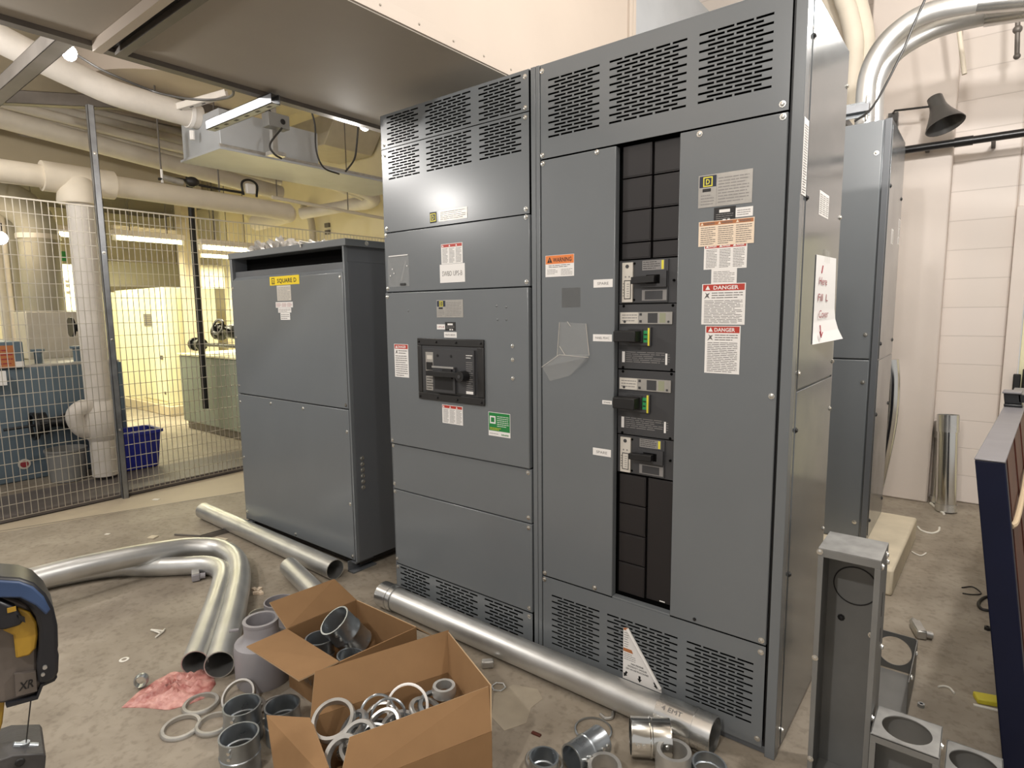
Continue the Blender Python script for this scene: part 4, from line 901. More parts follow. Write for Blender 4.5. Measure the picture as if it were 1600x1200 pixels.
for i, (fx_, fy_, fz_, m_) in enumerate(((.30, .25, .09, 'zinc'), (.50, .35, .10, 'zinc_light'), (.70, .30, .10, 'zinc'), (.72, .62, .11, 'zinc'), (.45, .65, .11, 'zinc_light'), (.28, .55, .12, 'zinc'), (.60, .48, .135, 'zinc'), (.38, .42, .14, 'galv_dark'), (.78, .45, .13, 'zinc_light'), (.55, .75, .13, 'zinc'))):
    p = [Vector((x, y, 0)) for x, y in rim1]; c = p[0].lerp(p[1], fy_).lerp(p[3].lerp(p[2], fy_), fx_)
    ring((c.x, c.y, fz_), (math.sin(i*2.1)*.5, math.cos(i*1.7)*.5, .8), ['zinc ring underneath in the big box', 'pale ring underneath in the big box', 'dark ring underneath in the big box'][0 if m_ == 'zinc' else 1 if m_ == 'zinc_light' else 2]+', '+['deepest at the left end', 'near the middle of the left wall', 'below the bright upright one', 'toward the far corner', 'behind the front flap', 'by the left flap', 'under the locknut', 'beneath the wide leaning ring', 'along the far wall', 'against the standing back flap'][i], .056+.006*(i % 2), .010, .013+.004*(i % 3), m_, 'rings in the big box')
random.seed(11)
for i in range(22):
    p = [Vector((x, y, 0)) for x, y in rim1]; fy_, fx_ = random.uniform(.22, .80), random.uniform(.20, .72); c = p[0].lerp(p[1], fy_).lerp(p[3].lerp(p[2], fy_), fx_)
    ring((c.x, c.y, .125+.045*random.random()-.03*fy_), (random.uniform(-.8, .8), random.uniform(-.8, .8), .7), 'jumbled metal conduit ring in the heap in the big box', random.uniform(.046, .062), random.uniform(.006, .014), random.uniform(.008, .022), random.choice(('zinc', 'zinc', 'galv_dark', 'zinc_light', 'emt_bright')), 'rings in the big box')
a_ = Vector((.80, -.80, .05)); coupling(a_, (.9, -.3, .1), 'dark coupling lying under the rings in the big box', .13, .056, 'zinc', 'rings in the big box')
a_ = Vector((.93, -.66, .05)); coupling(a_, (.1, -.9, .1), 'second dark coupling lying under the rings in the big box', .13, .056, 'zinc', 'rings in the big box')

# ------------------------------------------------------------------ small things on the floor
def outline_lump(name, lab, cat, px, m, hgt, amp, seed, sub=10):
    random.seed(seed); pts = [fl(*p) for p in px]; c = sum(pts, Vector())/len(pts); b = B(); n = 48; loop = []
    P_ = pts+[pts[0]]; L = [0]
    for a, d in zip(P_, P_[1:]): L.append(L[-1]+(d-a).length)
    for i in range(n):
        s = L[-1]*i/n
        for j in range(len(pts)):
            if L[j] <= s <= L[j+1]: loop.append(P_[j].lerp(P_[j+1], (s-L[j])/(L[j+1]-L[j]))); break
    rings_ = []
    for j in range(sub):
        f = 1-j/sub
        rings_.append([c+(p-c)*f+Vector((0, 0, .002+hgt*(1-f**3)+amp*(1-f**4)*math.sin(p.x*90+j*1.7)*math.cos(p.y*70+j*2.3))) for p in loop])
    b.rings([[Vector((p.x, p.y, 0)) for p in loop]]+rings_, m, cap0=True, cap1=True); o = tag(link(b, name, sharp=60), lab, cat); random.seed(seed); return o
outline_lump('plastic_bag', 'crumpled pink plastic bag lying flat before the bent conduit ends', 'bag', [(190, 1106), (212, 1085), (246, 1062), (272, 1050), (300, 1052), (326, 1046), (338, 1068), (322, 1090), (290, 1103), (262, 1110), (225, 1106)], 'pink_bag', .022, .015, 3)
ring(fl(223, 1071, .0)+Vector((0, 0, .028)), (.8, -.5, .1), 'small dull pipe ring standing on edge beside the pink bag', .024, .004, .03, 'zinc')
ring(fl(194, 1031), Z, 'tiny white washer alone on the open floor', .017, .007, .003, 'scrap_white', None)
b = B(); p, q, r_ = fl(236, 984, .004), fl(258, 983, .004), fl(243, 996, .004)
b.tube([p, fl(256, 986, .005), r_], .004, 'scrap_white', 6); b.tube([p, fl(250, 989, .009), q], .004, 'scrap_white', 6); tag(link(b, 'cable_tie_scrap'), 'little knot of white plastic offcut on the open floor', 'scrap')
def chip(px, py, sx, sy, h, lab, m='scrap_white', rot=.5, name='scrap', cat='scrap'):
    c = fl(px, py); b = B(); P = Pl((c.x, c.y, 0), (math.cos(rot), math.sin(rot), 0), (-math.sin(rot), math.cos(rot), 0)); b.fbox(P, -sx/2, sx/2, -sy/2, sy/2, 0, h, m); return tag(link(b, name, bevel=min(h, sx, sy)*.2), lab, cat)
chip(239, 840, .05, .045, .008, 'cream paper scrap on the floor beyond the bent conduits', 'concrete_pad')
chip(244, 781, .05, .03, .006, 'small white scrap on the light floor strip near the fence post')
chip(168, 835, .03, .02, .004, 'tiny pale flake on the floor left of the paper scrap')
b = B(); b.tube([fl(273, 835, .006), fl(325, 838, .006)], .006, 'galv_dark', 8); tag(link(b, 'thin_rod'), 'thin dark rod on the floor by the transformer conduit', 'rod')
b = B(); p, q = fl(314, 843), fl(368, 828); d = (q-p).normalized(); P = Pl(p, d, Vector((-d.y, d.x, 0))); L_len = (q-p).length
b.fbox(P, 0, L_len, -.014, .014, 0, .004, 'galv_dark'); b.fbox(P, 0, L_len, -.014, -.011, .004, .026, 'galv_dark'); b.fbox(P, 0, L_len, .011, .014, .004, .026, 'galv_dark'); tag(link(b, 'channel_offcut'), 'dark steel channel offcut on the floor by the transformer conduit', 'channel')
chip(345, 842, .10, .03, .004, 'pale wood sliver beside the steel channel offcut', 'concrete_pad', .3)
def conduit_body(px, py, rot, lab, m='pvc_gray', s=1.):
    c = fl(px, py); o = thing('elbow_fitting', lab, 'fitting', tuple(c)); P = Pl((c.x, c.y, 0), (math.cos(rot), math.sin(rot), 0), (-math.sin(rot), math.cos(rot), 0))
    b = B(); b.fbox(P, -.06*s, .05*s, -.02*s, .02*s, .002, .042*s, m); link(b, 'housing', o, bevel=.006*s)
    k = B(); k.cyl(P.p(.05*s, 0, .022*s), P.p(.075*s, 0, .022*s), .017*s, m, 14); k.cyl(P.p(-.04*s, -.02*s, .022*s), P.p(-.04*s, -.045*s, .020*s), .016*s, m, 14); link(k, 'hub', o)
    k = B(); k.fbox(P, -.055*s, .045*s, -.017*s, .017*s, .042*s, .045*s, 'zinc_light'); link(k, 'cover', o, bevel=.001); return o
conduit_body(306, 903, 2.75, 'gray angled conduit fitting lying inside the bend of the conduits', s=1.0)
conduit_body(1434, 990, 1.9, 'pale gray conduit fitting lying alone on the floor behind the wireway', 'zinc_light', .95)
b = B(); p = [fl(x, y, .004) for x, y in ((1434, 823), (1440, 829), (1455, 833), (1466, 830), (1468, 824))]; b.tube(smooth_path(p), .006, 'scrap_white', 8); tag(link(b, 'wire_scrap'), 'curled white wire scrap beside the concrete pad', 'wire')
b = B(); p = [fl(x, y, .004) for x, y in ((1466, 1073), (1475, 1072), (1484, 1075), (1491, 1083))]; b.tube(smooth_path(p), .004, 'scrap_white', 8); tag(link(b, 'wire_scrap'), 'curved white wire scrap on the open floor beside the navy panel', 'wire')
b = B(); p = [fl(x, y, .004) for x, y in ((1425, 862), (1432, 866), (1440, 868), (1447, 864))]; b.tube(smooth_path(p), .004, 'scrap_white', 8); tag(link(b, 'wire_scrap'), 'short pale wire scrap in the shade beside the concrete pad', 'wire')
b = B(); p = [fl(x, y, .004) for x, y in ((1503, 918), (1520, 917), (1533, 927), (1520, 929), (1504, 927))]; b.tube(smooth_path(p), .003, 'wire_black', 6); tag(link(b, 'wire_scrap'), 'thin dark wire loop on the floor near the navy panel', 'wire')
b = B(); p = [fl(x, y, .006) for x, y in ((1560, 932), (1540, 933), (1529, 942), (1535, 952), (1560, 955))]; b.tube(smooth_path(p), .007, 'wire_black', 8); tag(link(b, 'wire_scrap'), 'thick black cable loop coming from under the navy panel', 'wire')
chip(1549, 1098, .10, .05, .02, 'yellow and silver packet at the foot of the navy panel', 'yellow_pack', .3, 'packet', 'packet')
chip(1548, 1108, .10, .012, .004, 'pale sliver beside the yellow packet', 'scrap_white', .2)
b = B(); p, q = fl(1454, 786, .006), fl(1475, 803, .006); b.tube([p, q], .008, 'scrap_white', 8); tag(link(b, 'stick'), 'white stick at the foot of the standing pipe nipples', 'stick')
for px, py, s, lab in ((1439, 1104, .012, 'steel nut on the floor beside the open wireway section'), (1110, 1192, .010, 'black bolt head at the corner of the switchboard'), (1543, 984, .014, 'dark nut at the edge of the navy panel')):
    b = B(); c = fl(px, py); b.lathe([(s*.5, 0), (s, 0), (s, s), (s*.5, s)], 'zinc' if 'steel' in lab else 'black', c, Z, 6, closed=True); tag(link(b, 'nut'), lab, 'nut')
b = B(); c = fl(779, 1075); b.lathe([(.024, 0), (.030, 0), (.030, .006), (.024, .006)], 'emt_bright', c, Z, 6, closed=True); tag(link(b, 'nut'), 'thin hexagonal locknut on the floor beyond the big box', 'nut')
chip(762, 1042, .05, .03, .03, 'shiny crushed scrap against the long conduit beyond the big box', 'zinc_light', .8)
chip(838, 1148, .035, .012, .006, 'brown wood chip on the floor before the long conduit', 'wood_red', .1)
b = B(); p = [fl(x, y, .006) for x, y in ((938, 1116), (946, 1122), (956, 1121), (958, 1112))]; b.tube(smooth_path(p), .006, 'zinc_light', 8); tag(link(b, 'metal_curl'), 'pale curl of metal at the side of the long conduit', 'scrap')
b = B()
for i in range(4):
    c = fl(398+i*3, 921+(i % 2)*5, .006); b.fbox(Pl((c.x, c.y, 0), (math.cos(i), math.sin(i), 0), (-math.sin(i), math.cos(i), 0)), -.018, .018, -.01, .01, 0, .012, 'cream_label')
tag(link(b, 'foil_scrap'), 'crumpled yellowish foil beside the outer bent conduit', 'scrap')

# ------------------------------------------------------------------ portable band saw
sc = CAM+(FW+RT*((40-800)/FPX)+UP*((600-1040)/FPX))*1.02
vd = Vector((sc.x-CAM.x, sc.y-CAM.y, 0)).normalized(); PW = Pl(sc, (vd.y, -vd.x, 0), (0, 0, 1)); U_ = .0011
def sv(x, y):
    d = FW+RT*((x-800)/FPX)+UP*((600-y)/FPX); t = (sc-CAM).dot(PW.n)/d.dot(PW.n); q = CAM+d*t-sc; return (q.dot(PW.u), q.dot(PW.v))
saw = thing('band_saw', 'black and yellow portable band saw with a vertical blade over a cast block', 'saw', (sc.x, sc.y, 0))
outer = [(-260, 900), (-180, 893), (0, 893), (30, 895), (52, 903), (70, 920), (82, 942), (88, 968), (89, 1000), (88, 1006), (90, 1014), (89, 1040), (84, 1050), (70, 1056), (58, 1058), (56, 1030), (59, 1000), (59, 975), (54, 955), (44, 940), (26, 928), (0, 925), (-180, 925), (-260, 930)]
b = B(); b.prism(PW, [sv(*p) for p in outer], -.05, .03, 'saw_black'); link(b, 'guard', saw, bevel=.006)
b = B(); b.prism(PW, [sv(*p) for p in ((-170, 896), (0, 896), (29, 898), (50, 906), (66, 921), (76, 941), (70, 950), (54, 935), (30, 923), (-170, 921))], .03, .036, 'saw_blue'); link(b, 'guard_band', saw, bevel=.003)
b = B(); b.prism(PW, [sv(*p) for p in ((-260, 930), (0, 925), (44, 940), (58, 970), (58, 1058), (72, 1058), (55, 1080), (8, 1094), (-60, 1100), (-260, 1100))], -.05, .012, 'saw_gray'); link(b, 'gear_housing', saw, bevel=.005)
b = B(); b.prism(PW, [sv(*p) for p in ((26, 942), (46, 950), (56, 965), (58, 985), (55, 1005), (45, 1016), (24, 1021), (22, 1000), (20, 985), (5, 978), (3, 966), (30, 962))], .012, .022, 'saw_yellow'); b.prism(PW, [sv(*p) for p in ((-8, 958), (6, 962), (2, 975), (-8, 985))], .012, .022, 'saw_yellow'); link(b, 'yellow_insert', saw, bevel=.003)
b = B(); b.prism(PW, [sv(*p) for p in ((-120, 930), (0, 928), (22, 938), (36, 958), (30, 966), (8, 972), (-120, 975))], .012, .034, 'saw_black'); link(b, 'wheel_cover', saw, bevel=.004)
b = B(); b.prism(PW, [sv(*p) for p in ((27, 948), (37, 952), (38, 960), (28, 956))], .034, .037, 'black'); b.fbox(PW, sv(10, 940)[0], sv(24, 940)[0], sv(17, 944)[1], sv(17, 937)[1], .034, .036, 'saw_yellow'); link(b, 'latch', saw)
b = B(); b.prism(PW, [sv(*p) for p in ((22, 1046), (55, 1042), (57, 1072), (24, 1080))], .012, .019, 'saw_gray'); x, y = sv(40, 1068); b.text(PW, 'XR', x, y, .020, 'black', .0195, width=.020, bold=True, shear=.2); o = link(b, 'badge_plate', saw, recalc=False); o['label'] = 'gray badge plate with black letters'
b = B(); b.prism(PW, [sv(*p) for p in ((8, 1092), (56, 1079), (62, 1062), (88, 1050), (84, 1056), (66, 1064), (58, 1084), (10, 1097))], -.02, .02, 'saw_black'); link(b, 'shoe', saw)
for x, y, s_ in ((68, 1030, 3), (65, 1041, 2.5)):
    b = B(); p = sv(x, y); b.cyl(PW.p(p[0], p[1], .03), PW.p(p[0], p[1], .034), s_*U_, 'zinc_light', 10); link(b, 'guard_screw', saw)
b = B(); p, q = sv(50, 1078), sv(39, 1175); b.hexa([PW.p(a+dx, c, h) for h in (-.003, .003) for a, c in (p, q) for dx in (-.0008, .0008)], 'wire_black'); link(b, 'blade', saw)
b = B(); b.prism(PW, [sv(*p) for p in ((-120, 1168), (0, 1172), (20, 1165), (66, 1163), (70, 1168), (66, 1215), (60, 1260), (-120, 1260))], -.07, .03, 'cast_gray'); b.cyl(PW.p(*sv(20, 1196), .028), PW.p(*sv(20, 1196), .032), .012, 'black', 16); b.cyl(PW.p(*sv(30, 1176), .028), PW.p(*sv(30, 1176), .032), .007, 'black', 12); link(b, 'vise_block', saw, bevel=.006)
b = B(); b.cyl(PW.p(*sv(20, 1165), .0), PW.p(*sv(58, 1166), .0), .006, 'zinc', 10); b.cyl(PW.p(*sv(38, 1160), .0), PW.p(*sv(38, 1172), .0), .008, 'zinc', 10); link(b, 'blade_guide', saw)
b = B(); b.prism(PW, [sv(*p) for p in ((-8, 1096), (8, 1092), (4, 1130), (-2, 1150), (-8, 1240))], -.03, .0, 'saw_yellow'); link(b, 'support_arm', saw, bevel=.002)
b = B(); b.prism(PW, [sv(*p) for p in ((-100, 1090), (-70, 1090), (-70, 1200), (-100, 1200))], -.05, .0, 'saw_black'); link(b, 'back_frame', saw)
zb = (PW.p(*sv(0, 1260))).z
b = B(); c = PW.p(*sv(-20, 1200), -.02); b.cyl((c.x, c.y, .012), (c.x, c.y, zb), .03, 'cast_gray', 16); b.lathe([(.16, 0), (.16, .012), (.05, .02)], 'cast_gray', (c.x, c.y, 0), Z, 24, cap0=True, cap1=True); link(b, 'pedestal', saw)
# ------------------------------------------------------------------ overhead: duct, struts, bulbs
o = thing('air_duct', 'large painted rectangular air duct running overhead above the cabinets', 'duct', (.06, .4, 2.45))
b = B(); b.box(-.43, .54, -3.2, 1.36, 2.45, 3.55, 'duct_paint'); link(b, 'duct_body', o, bevel=.004)
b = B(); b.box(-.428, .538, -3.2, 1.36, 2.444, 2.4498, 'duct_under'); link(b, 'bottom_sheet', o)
b = B(); b.box(-.43, .535, 1.44, 3.45, 2.46, 3.55, 'silver_box'); b.box(-.44, .555, 1.36, 1.395, 2.44, 3.56, 'duct_paint'); b.box(-.44, .552, 1.405, 1.44, 2.44, 3.56, 'duct_paint'); link(b, 'end_section', o, bevel=.003)
b = B(); b.box(.5405, .5445, -3.2, 1.36, 2.45, 2.50, 'duct_paint')
for i in range(22):
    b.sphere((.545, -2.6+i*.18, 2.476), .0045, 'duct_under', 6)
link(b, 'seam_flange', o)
b = B(); b.box(-.475, -.43, -3.2, 1.36, 2.425, 2.449, 'galv_dark'); b.box(-.475, -.470, -3.2, 1.36, 2.449, 2.50, 'galv_dark'); link(b, 'support_angle', o)
def strut_bar(name, lab, a, c, s=.041, m='strut', cat='strut'):
    """U-channel from a to c, open side down."""
    a, c = Vector(a), Vector(c); d = (c-a).normalized(); w = d.cross(Vector((0, 0, 1)))
    if w.length < .1: w = Vector((1, 0, 0)); 
    w.normalize(); n = w.cross(d); b = B(); L_ = (c-a).length; P = Pl(a, d, w)
    b.fbox(P, 0, L_, -s/2, s/2, s/2-.003, s/2, m); b.fbox(P, 0, L_, -s/2, -s/2+.003, -s/2, s/2, m); b.fbox(P, 0, L_, s/2-.003, s/2, -s/2, s/2, m)
    b.fbox(P, 0, L_, -s/2, -s/2+.010, -s/2, -s/2+.003, m); b.fbox(P, 0, L_, s/2-.010, s/2, -s/2, -s/2+.003, m)
    k = 0 if s > .07 else int(L_/.10)
    for i in range(k): b.fbox(P, .05+i*.10, .08+i*.10, -.007, .007, s/2, s/2+.0008, 'black')
    return tag(link(b, name), lab, cat)
y0 = -.93
b = B(); b.box(-.428, .55, y0-.062, y0-.032, 2.405, 2.443, 'duct_paint'); b.box(-.428, .55, y0+.012, y0+.045, 2.415, 2.443, 'galv_dark'); b.box(-.428, .55, y0-.032, y0+.012, 2.438, 2.443, 'black')  # black strip paints the shade in the gap between the flanges
tag(link(b, 'duct_support'), 'paired steel strut crossing under the painted duct', 'strut')
strut_bar('strut_beam', 'long steel strut crossing above the fence towards the duct', (-3.4, -.815, 2.765), (-.49, -.812, 2.765), .075, 'galv_dark')
o = strut_bar('strut_beam', 'short pale strut bracket reaching out from under the duct edge', (-.98, -.30, 2.400), (-.36, -.30, 2.400), .045)
strut_bar('strut_beam', 'perforated strut running behind the hanging junction box', (-1.6, 1.35, 2.93), (-.50, .90, 2.90), .06, 'galv_dark')
strut_bar('strut_beam', 'short strut holding the end of the white insulated pipe', (-3.0, .30, 3.02), (-2.55, .62, 3.15), .05, 'pipe_white')
for x, y0_, lab, gl in ((-.56, .36, 'lit bare bulb hanging at the duct edge near the switchboard', 1), (-1.62, -.70, 'lit bare bulb hanging by the strut above the white insulated pipe', 1)):
    z = 2.478 if x > -1 else 2.80
    o = thing('string_bulb', lab, 'lamp', (x, y0_, z))
    b = B(); b.sphere((x, y0_, z), .030 if x > -1 else .034, 'bulb_glow', 16, (1, 1, 1.2)); link(b, 'bulb', o)
    b = B(); b.cyl((x, y0_, z+.034), (x, y0_, z+.085), .018, 'socket', 14); link(b, 'socket', o)
    b = B(); b.tube(smooth_path([(x, y0_, z+.085), (x-.01, y0_+.02, z+.3), (x, y0_+.05, 4.4)]), .005, 'wire_black', 6); link(b, 'cord', o)
for pts, lab in (([at(102, 75, 2, 2.86), at(130, 92, 2, 2.85), at(165, 112, 2, 2.82), at(235, 141, 2, 2.8), at(268, 150, 2, 2.75), at(300, 155, 2, 2.70), at(335, 156, 2, 2.66), at(362, 150, 2, 2.6), at(364, 135, 2, 2.6), at(364, 110, 2, 2.6), at(364, 60, 2, 2.9)], 'black cable dipping from the bulb past the pale strut brackets'),
                 ([Vector((-2.2, at(478, 150, 0, -2.2).y, 4.4)), at(482, 120, 0, -2.2), at(484, 162, 0, -2.2), at(492, 195, 0, -2.2), at(494, 235, 0, -2.2), at(506, 262, 0, -2.2), at(530, 272, 0, -2.2)], 'pale cable dropping in front of the metal box end'),
                 ([Vector((-1.6, at(560, 190, 0, -1.6).y, 4.4)), at(561, 160, 0, -1.6), at(560, 190, 0, -1.6), at(557, 230, 0, -1.6), at(553, 250, 0, -1.6), at(540, 268, 0, -1.6)], 'thin drop wire beside the bulb at the duct edge')):
    b = B(); b.tube(smooth_path(pts), .007, 'wire_black', 8); tag(link(b, 'loose_cable'), lab, 'cable')
# metal wire trough box with its long bottom plate
o = thing('metal_gutter_box', 'shiny sheet-metal gutter box hung above the transformer', 'box', (-2.9, 1.0, 2.73))
b = B(); b.box(-3.25, -2.6, .57, 1.46, 2.745, 3.04, 'silver_box'); link(b, 'housing', o, bevel=.003)
b = B(); b.box(-3.27, -2.58, .55, 2.60, 2.725, 2.745, 'silver_box'); b.box(-2.592, -2.58, .55, 2.60, 2.7455, 2.768, 'zinc_light'); link(b, 'bottom_plate', o, bevel=.002)
b = B(); b.box(-3.1, -2.75, 1.46, 2.6, 2.745, 2.80, 'pipe_shade'); link(b, 'extension', o)
h = thing('junction_box', 'small box on a vertical strut hanging in front of the gutter box', 'box', tuple(at(430, 190, 0, -2.3)))
c = at(431, 191, 0, -2.3); b = B(); b.box(c.x-.05, c.x+.05, c.y-.09, c.y+.09, c.z-.05, c.z+.055, 'box_gray'); b.cyl((c.x+.05, c.y+.03, c.z), (c.x+.055, c.y+.03, c.z), .022, 'black', 14); link(b, 'housing', h, bevel=.004)
t0, t1 = at(424, 150, 0, -2.36), at(424, 240, 0, -2.36); b = B(); b.box(t0.x-.02, t0.x+.02, t0.y-.022, t0.y+.022, t1.z, 4.4, 'zinc_light'); b.box(t0.x-.03, t0.x+.07, t0.y-.06, t0.y+.06, t1.z-.02, t1.z+.01, 'zinc_light'); link(b, 'strut', h)
p = smooth_path([at(404, 148, 0, -2.3), at(414, 165, 0, -2.3), at(423, 182, 0, -2.3)]); b = B(); b.tube(p, .022, 'black', 10); link(b, 'brace', h)
p = smooth_path([c+Vector((.05, .02, -.05)), at(422, 225, 0, -2.25), at(428, 240, 0, -2.25), at(440, 248, 0, -2.25)]); b = B(); b.tube(p, .008, 'wire_black', 8); link(b, 'cord', h)
# insulated pipes overhead
pp = [at(-120, 10, 0, -2.95), at(-40, 38, 0, -2.95), at(10, 66, 0, -2.95), at(75, 98, 0, -2.95), at(125, 122, 0, -2.95), at(180, 146, 0, -2.95), at(250, 167, 0, -2.95), at(312, 184, 0, -2.95)]
o = thing('insulated_pipe', 'thick white insulated pipe curving down overhead above the fence', 'pipe', (-2.95, 0, 3.0))
b = B(); b.tube(smooth_path(pp, 8), .092, 'pipe_white', 24); link(b, 'pipe_run', o)
e = pp[-1]; b = B(); b.tube([e-Vector((0, .02, 0)), Vector((e.x, .568, e.z-.03))], .086, 'strut', 22); link(b, 'sleeve', o)
d = (pp[-1]-pp[-2]).normalized(); b = B(); b.tube([e-d*.10, e-d*.07], .102, 'white_label', 24); b.cyl(e-d*.085+Vector((.03, 0, -.13)), e-d*.085+Vector((.03, 0, -.20)), .02, 'white_label', 8); link(b, 'band_clamp', o)
for i, (za, zb, r) in enumerate(((185, 268, .085), (160, 240, .045), (172, 252, .04), (150, 226, .05), (140, 214, .045))):
    X_ = -4.55-.105*i; a, c = at(0, za, 0, X_), at(372, zb+16, 0, X_); d = (c-a)
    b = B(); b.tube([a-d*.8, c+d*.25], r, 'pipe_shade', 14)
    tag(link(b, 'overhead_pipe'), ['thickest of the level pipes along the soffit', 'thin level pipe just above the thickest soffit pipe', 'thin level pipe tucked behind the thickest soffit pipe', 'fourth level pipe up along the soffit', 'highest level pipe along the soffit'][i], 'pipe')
p = smooth_path([at(36, 205, 0, -4.95), at(43, 211, 0, -4.9), at(160, 228, 0, -4.9), at(250, 243, 0, -4.9), at(252, 246, 0, -5.0)]); b = B(); b.tube(p, .022, 'galv_dark', 10); tag(link(b, 'grab_bar'), 'dull brown bar along the beige soffit', 'bar')
# round tank belly and beam up at the ceiling
b = B(); b.cyl((-4.14, .97, 3.5), (-4.14, .97, 4.4), .85, 'duct_paint', 72); tag(link(b, 'round_duct'), 'wide round painted drum of the air handling overhead behind the white insulated pipe', 'duct')
strut_bar('roof_beam', 'dark green-gray beam under the ceiling behind the white insulated pipe', at(0, 152, 0, -4.0), at(330, 150, 0, -4.0)+Vector((0, .6, 0)), .10, 'galv_dark', 'beam')
# pipes beyond the transformer
p = smooth_path([at(445, 268, 0, -3.9), at(490, 278, 0, -3.9), at(530, 287, 0, -3.9), at(562, 297, 0, -3.9), at(585, 310, 0, -3.9), at(573, 318, 0, -4.15), at(540, 322, 0, -4.5), at(470, 334, 0, -5.0)], 6)
b = B(); b.tube(p, .075, 'pipe_white', 16); tag(link(b, 'insulated_pipe'), 'white insulated pipe making a hairpin bend beyond the transformer', 'pipe')
p = smooth_path([at(500, 284, 0, -4.1), at(535, 296, 0, -4.1), at(560, 305, 0, -4.1), at(566, 311, 0, -4.25), at(540, 317, 0, -4.7)], 6)
b = B(); b.tube(p, .045, 'pipe_white', 14); tag(link(b, 'insulated_pipe'), 'thinner white pipe nested inside the hairpin bend', 'pipe')
p, q = at(425, 308, 0, -3.4), at(640, 349, 0, -3.4); o = thing('overhead_pipe', 'thin cream pipe stretched above the transformer', 'pipe', tuple((p+q)/2)); b = B(); b.tube([p, q], .018, 'pipe_cream', 10); link(b, 'pipe_run', o)
for t_ in (.03, .5, .95): c = p.lerp(q, t_); b = B(); b.tube([c, (c.x, c.y, 4.4)], .006, 'galv_dark', 6); link(b, 'hanger', o)
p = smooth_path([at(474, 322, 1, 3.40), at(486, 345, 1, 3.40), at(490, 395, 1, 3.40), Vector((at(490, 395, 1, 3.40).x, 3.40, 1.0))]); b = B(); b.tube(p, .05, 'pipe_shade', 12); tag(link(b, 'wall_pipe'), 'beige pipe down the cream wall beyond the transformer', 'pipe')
c = at(511, 353, 1, 3.48); b = B()
for i in (0, 1): b.box(c.x-.05, c.x+.05, 3.47, 3.50, c.z-.02-i*.10, c.z+.04-i*.10, 'galv_dark')
o = thing('wall_louver', 'pair of small dark louvers in the cream wall above the transformer', 'vent', tuple(c)); link(b, 'slot_grille', o)
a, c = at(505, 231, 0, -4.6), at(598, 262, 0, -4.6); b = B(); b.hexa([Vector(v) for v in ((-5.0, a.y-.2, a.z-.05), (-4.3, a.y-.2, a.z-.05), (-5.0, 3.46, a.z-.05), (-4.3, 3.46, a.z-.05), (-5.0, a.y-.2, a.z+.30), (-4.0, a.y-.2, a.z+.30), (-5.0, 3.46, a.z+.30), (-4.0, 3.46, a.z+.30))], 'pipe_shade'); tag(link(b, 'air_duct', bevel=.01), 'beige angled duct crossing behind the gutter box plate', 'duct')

# ------------------------------------------------------------------ mesh fence
fx = -3.04
f = thing('mesh_fence', 'tall wire mesh fence between the switch room and the machine room', 'fence', (fx, .5, 0))
def bay(y0_, y1_):
    b = B(); r = .0021
    n = int((y1_-y0_)/.040)
    for i in range(n+1):
        y = y0_+(y1_-y0_)*i/n; b.box(fx-.003-r, fx-.003+r, y-r, y+r, .03, 2.24, 'fence_wire')
    for k in range(24):
        z = .03+k*(2.21/23); b.box(fx+.002-r, fx+.002+r, y0_, y1_, z-r, z+r, 'fence_wire')
    link(b, 'mesh_panel', f)
bay(-3.0, -.20); bay(-.15, 3.2)
b = B(); b.box(fx-.005, fx+.005, -3.0, 3.2, 2.236, 2.246, 'fence_wire'); link(b, 'top_rail', f)
for y, zt in ((-.175, 2.96), (3.2, 2.4), (-3.0, 2.4)):
    b = B(); b.box(fx+.004, fx+.045, y-.021, y-.018, 0, zt, 'strut'); b.box(fx+.004, fx+.045, y+.018, y+.021, 0, zt, 'strut'); b.box(fx+.042, fx+.045, y-.021, y+.021, 0, zt, 'strut'); b.box(fx+.004, fx+.008, y-.021, y-.008, 0, zt, 'strut'); b.box(fx+.004, fx+.008, y+.008, y+.021, 0, zt, 'strut')
    o = link(b, 'post', f)
    if y > -1 and y < 1:
        for z in (2.62, 1.9, 1.25, .55): screw(o, SIDE(fx+.045), y, z, 0, .008)

# ------------------------------------------------------------------ machine room beyond the fence
VX, VY = -3.80, -.055
o = thing('insulated_riser', 'white insulated riser pipe standing just beyond the fence', 'pipe', (VX, VY, .03))
b = B(); b.tube(smooth_path([(VX, VY, .035), (VX, VY, .4), (VX, VY, 1.2), (VX, VY, 2.42)], 6), .098, 'pipe_white', 26); link(b, 'pipe_run', o)
b = B(); b.tube(smooth_path([(VX, VY, .35), (VX, VY, .42), (VX, VY, .52), (VX, VY, .62), (VX, VY, .70)], 5), .12, 'pipe_white', 26, radii=[.098+.055*math.sin(PI*i/20) for i in range(21)]); b.tube(smooth_path([(VX+.02, VY-.06, .64), (VX+.05, VY-.14, .66), (VX+.05, VY-.20, .60), (VX+.03, VY-.16, .48), (VX, VY-.06, .42)], 6), .065, 'pipe_white', 18); link(b, 'valve_jacket', o)
o = thing('insulated_header', 'long white insulated header pipe with a tee over the riser', 'pipe', (-3.83, .6, 2.5))
b = B(); b.tube([(-3.83, -3.4, 2.555), (-3.83, VY-.2, 2.555)], .090, 'pipe_cream', 24); b.tube(smooth_path([(-3.83, .20, 2.555), (-3.83, 1.75, 2.535), (-3.83, 1.86, 2.53), (-3.90, 1.93, 2.52), (-4.1, 1.95, 2.52), (-4.6, 1.95, 2.5)], 6), .090, 'pipe_cream', 24); link(b, 'pipe_run', o)
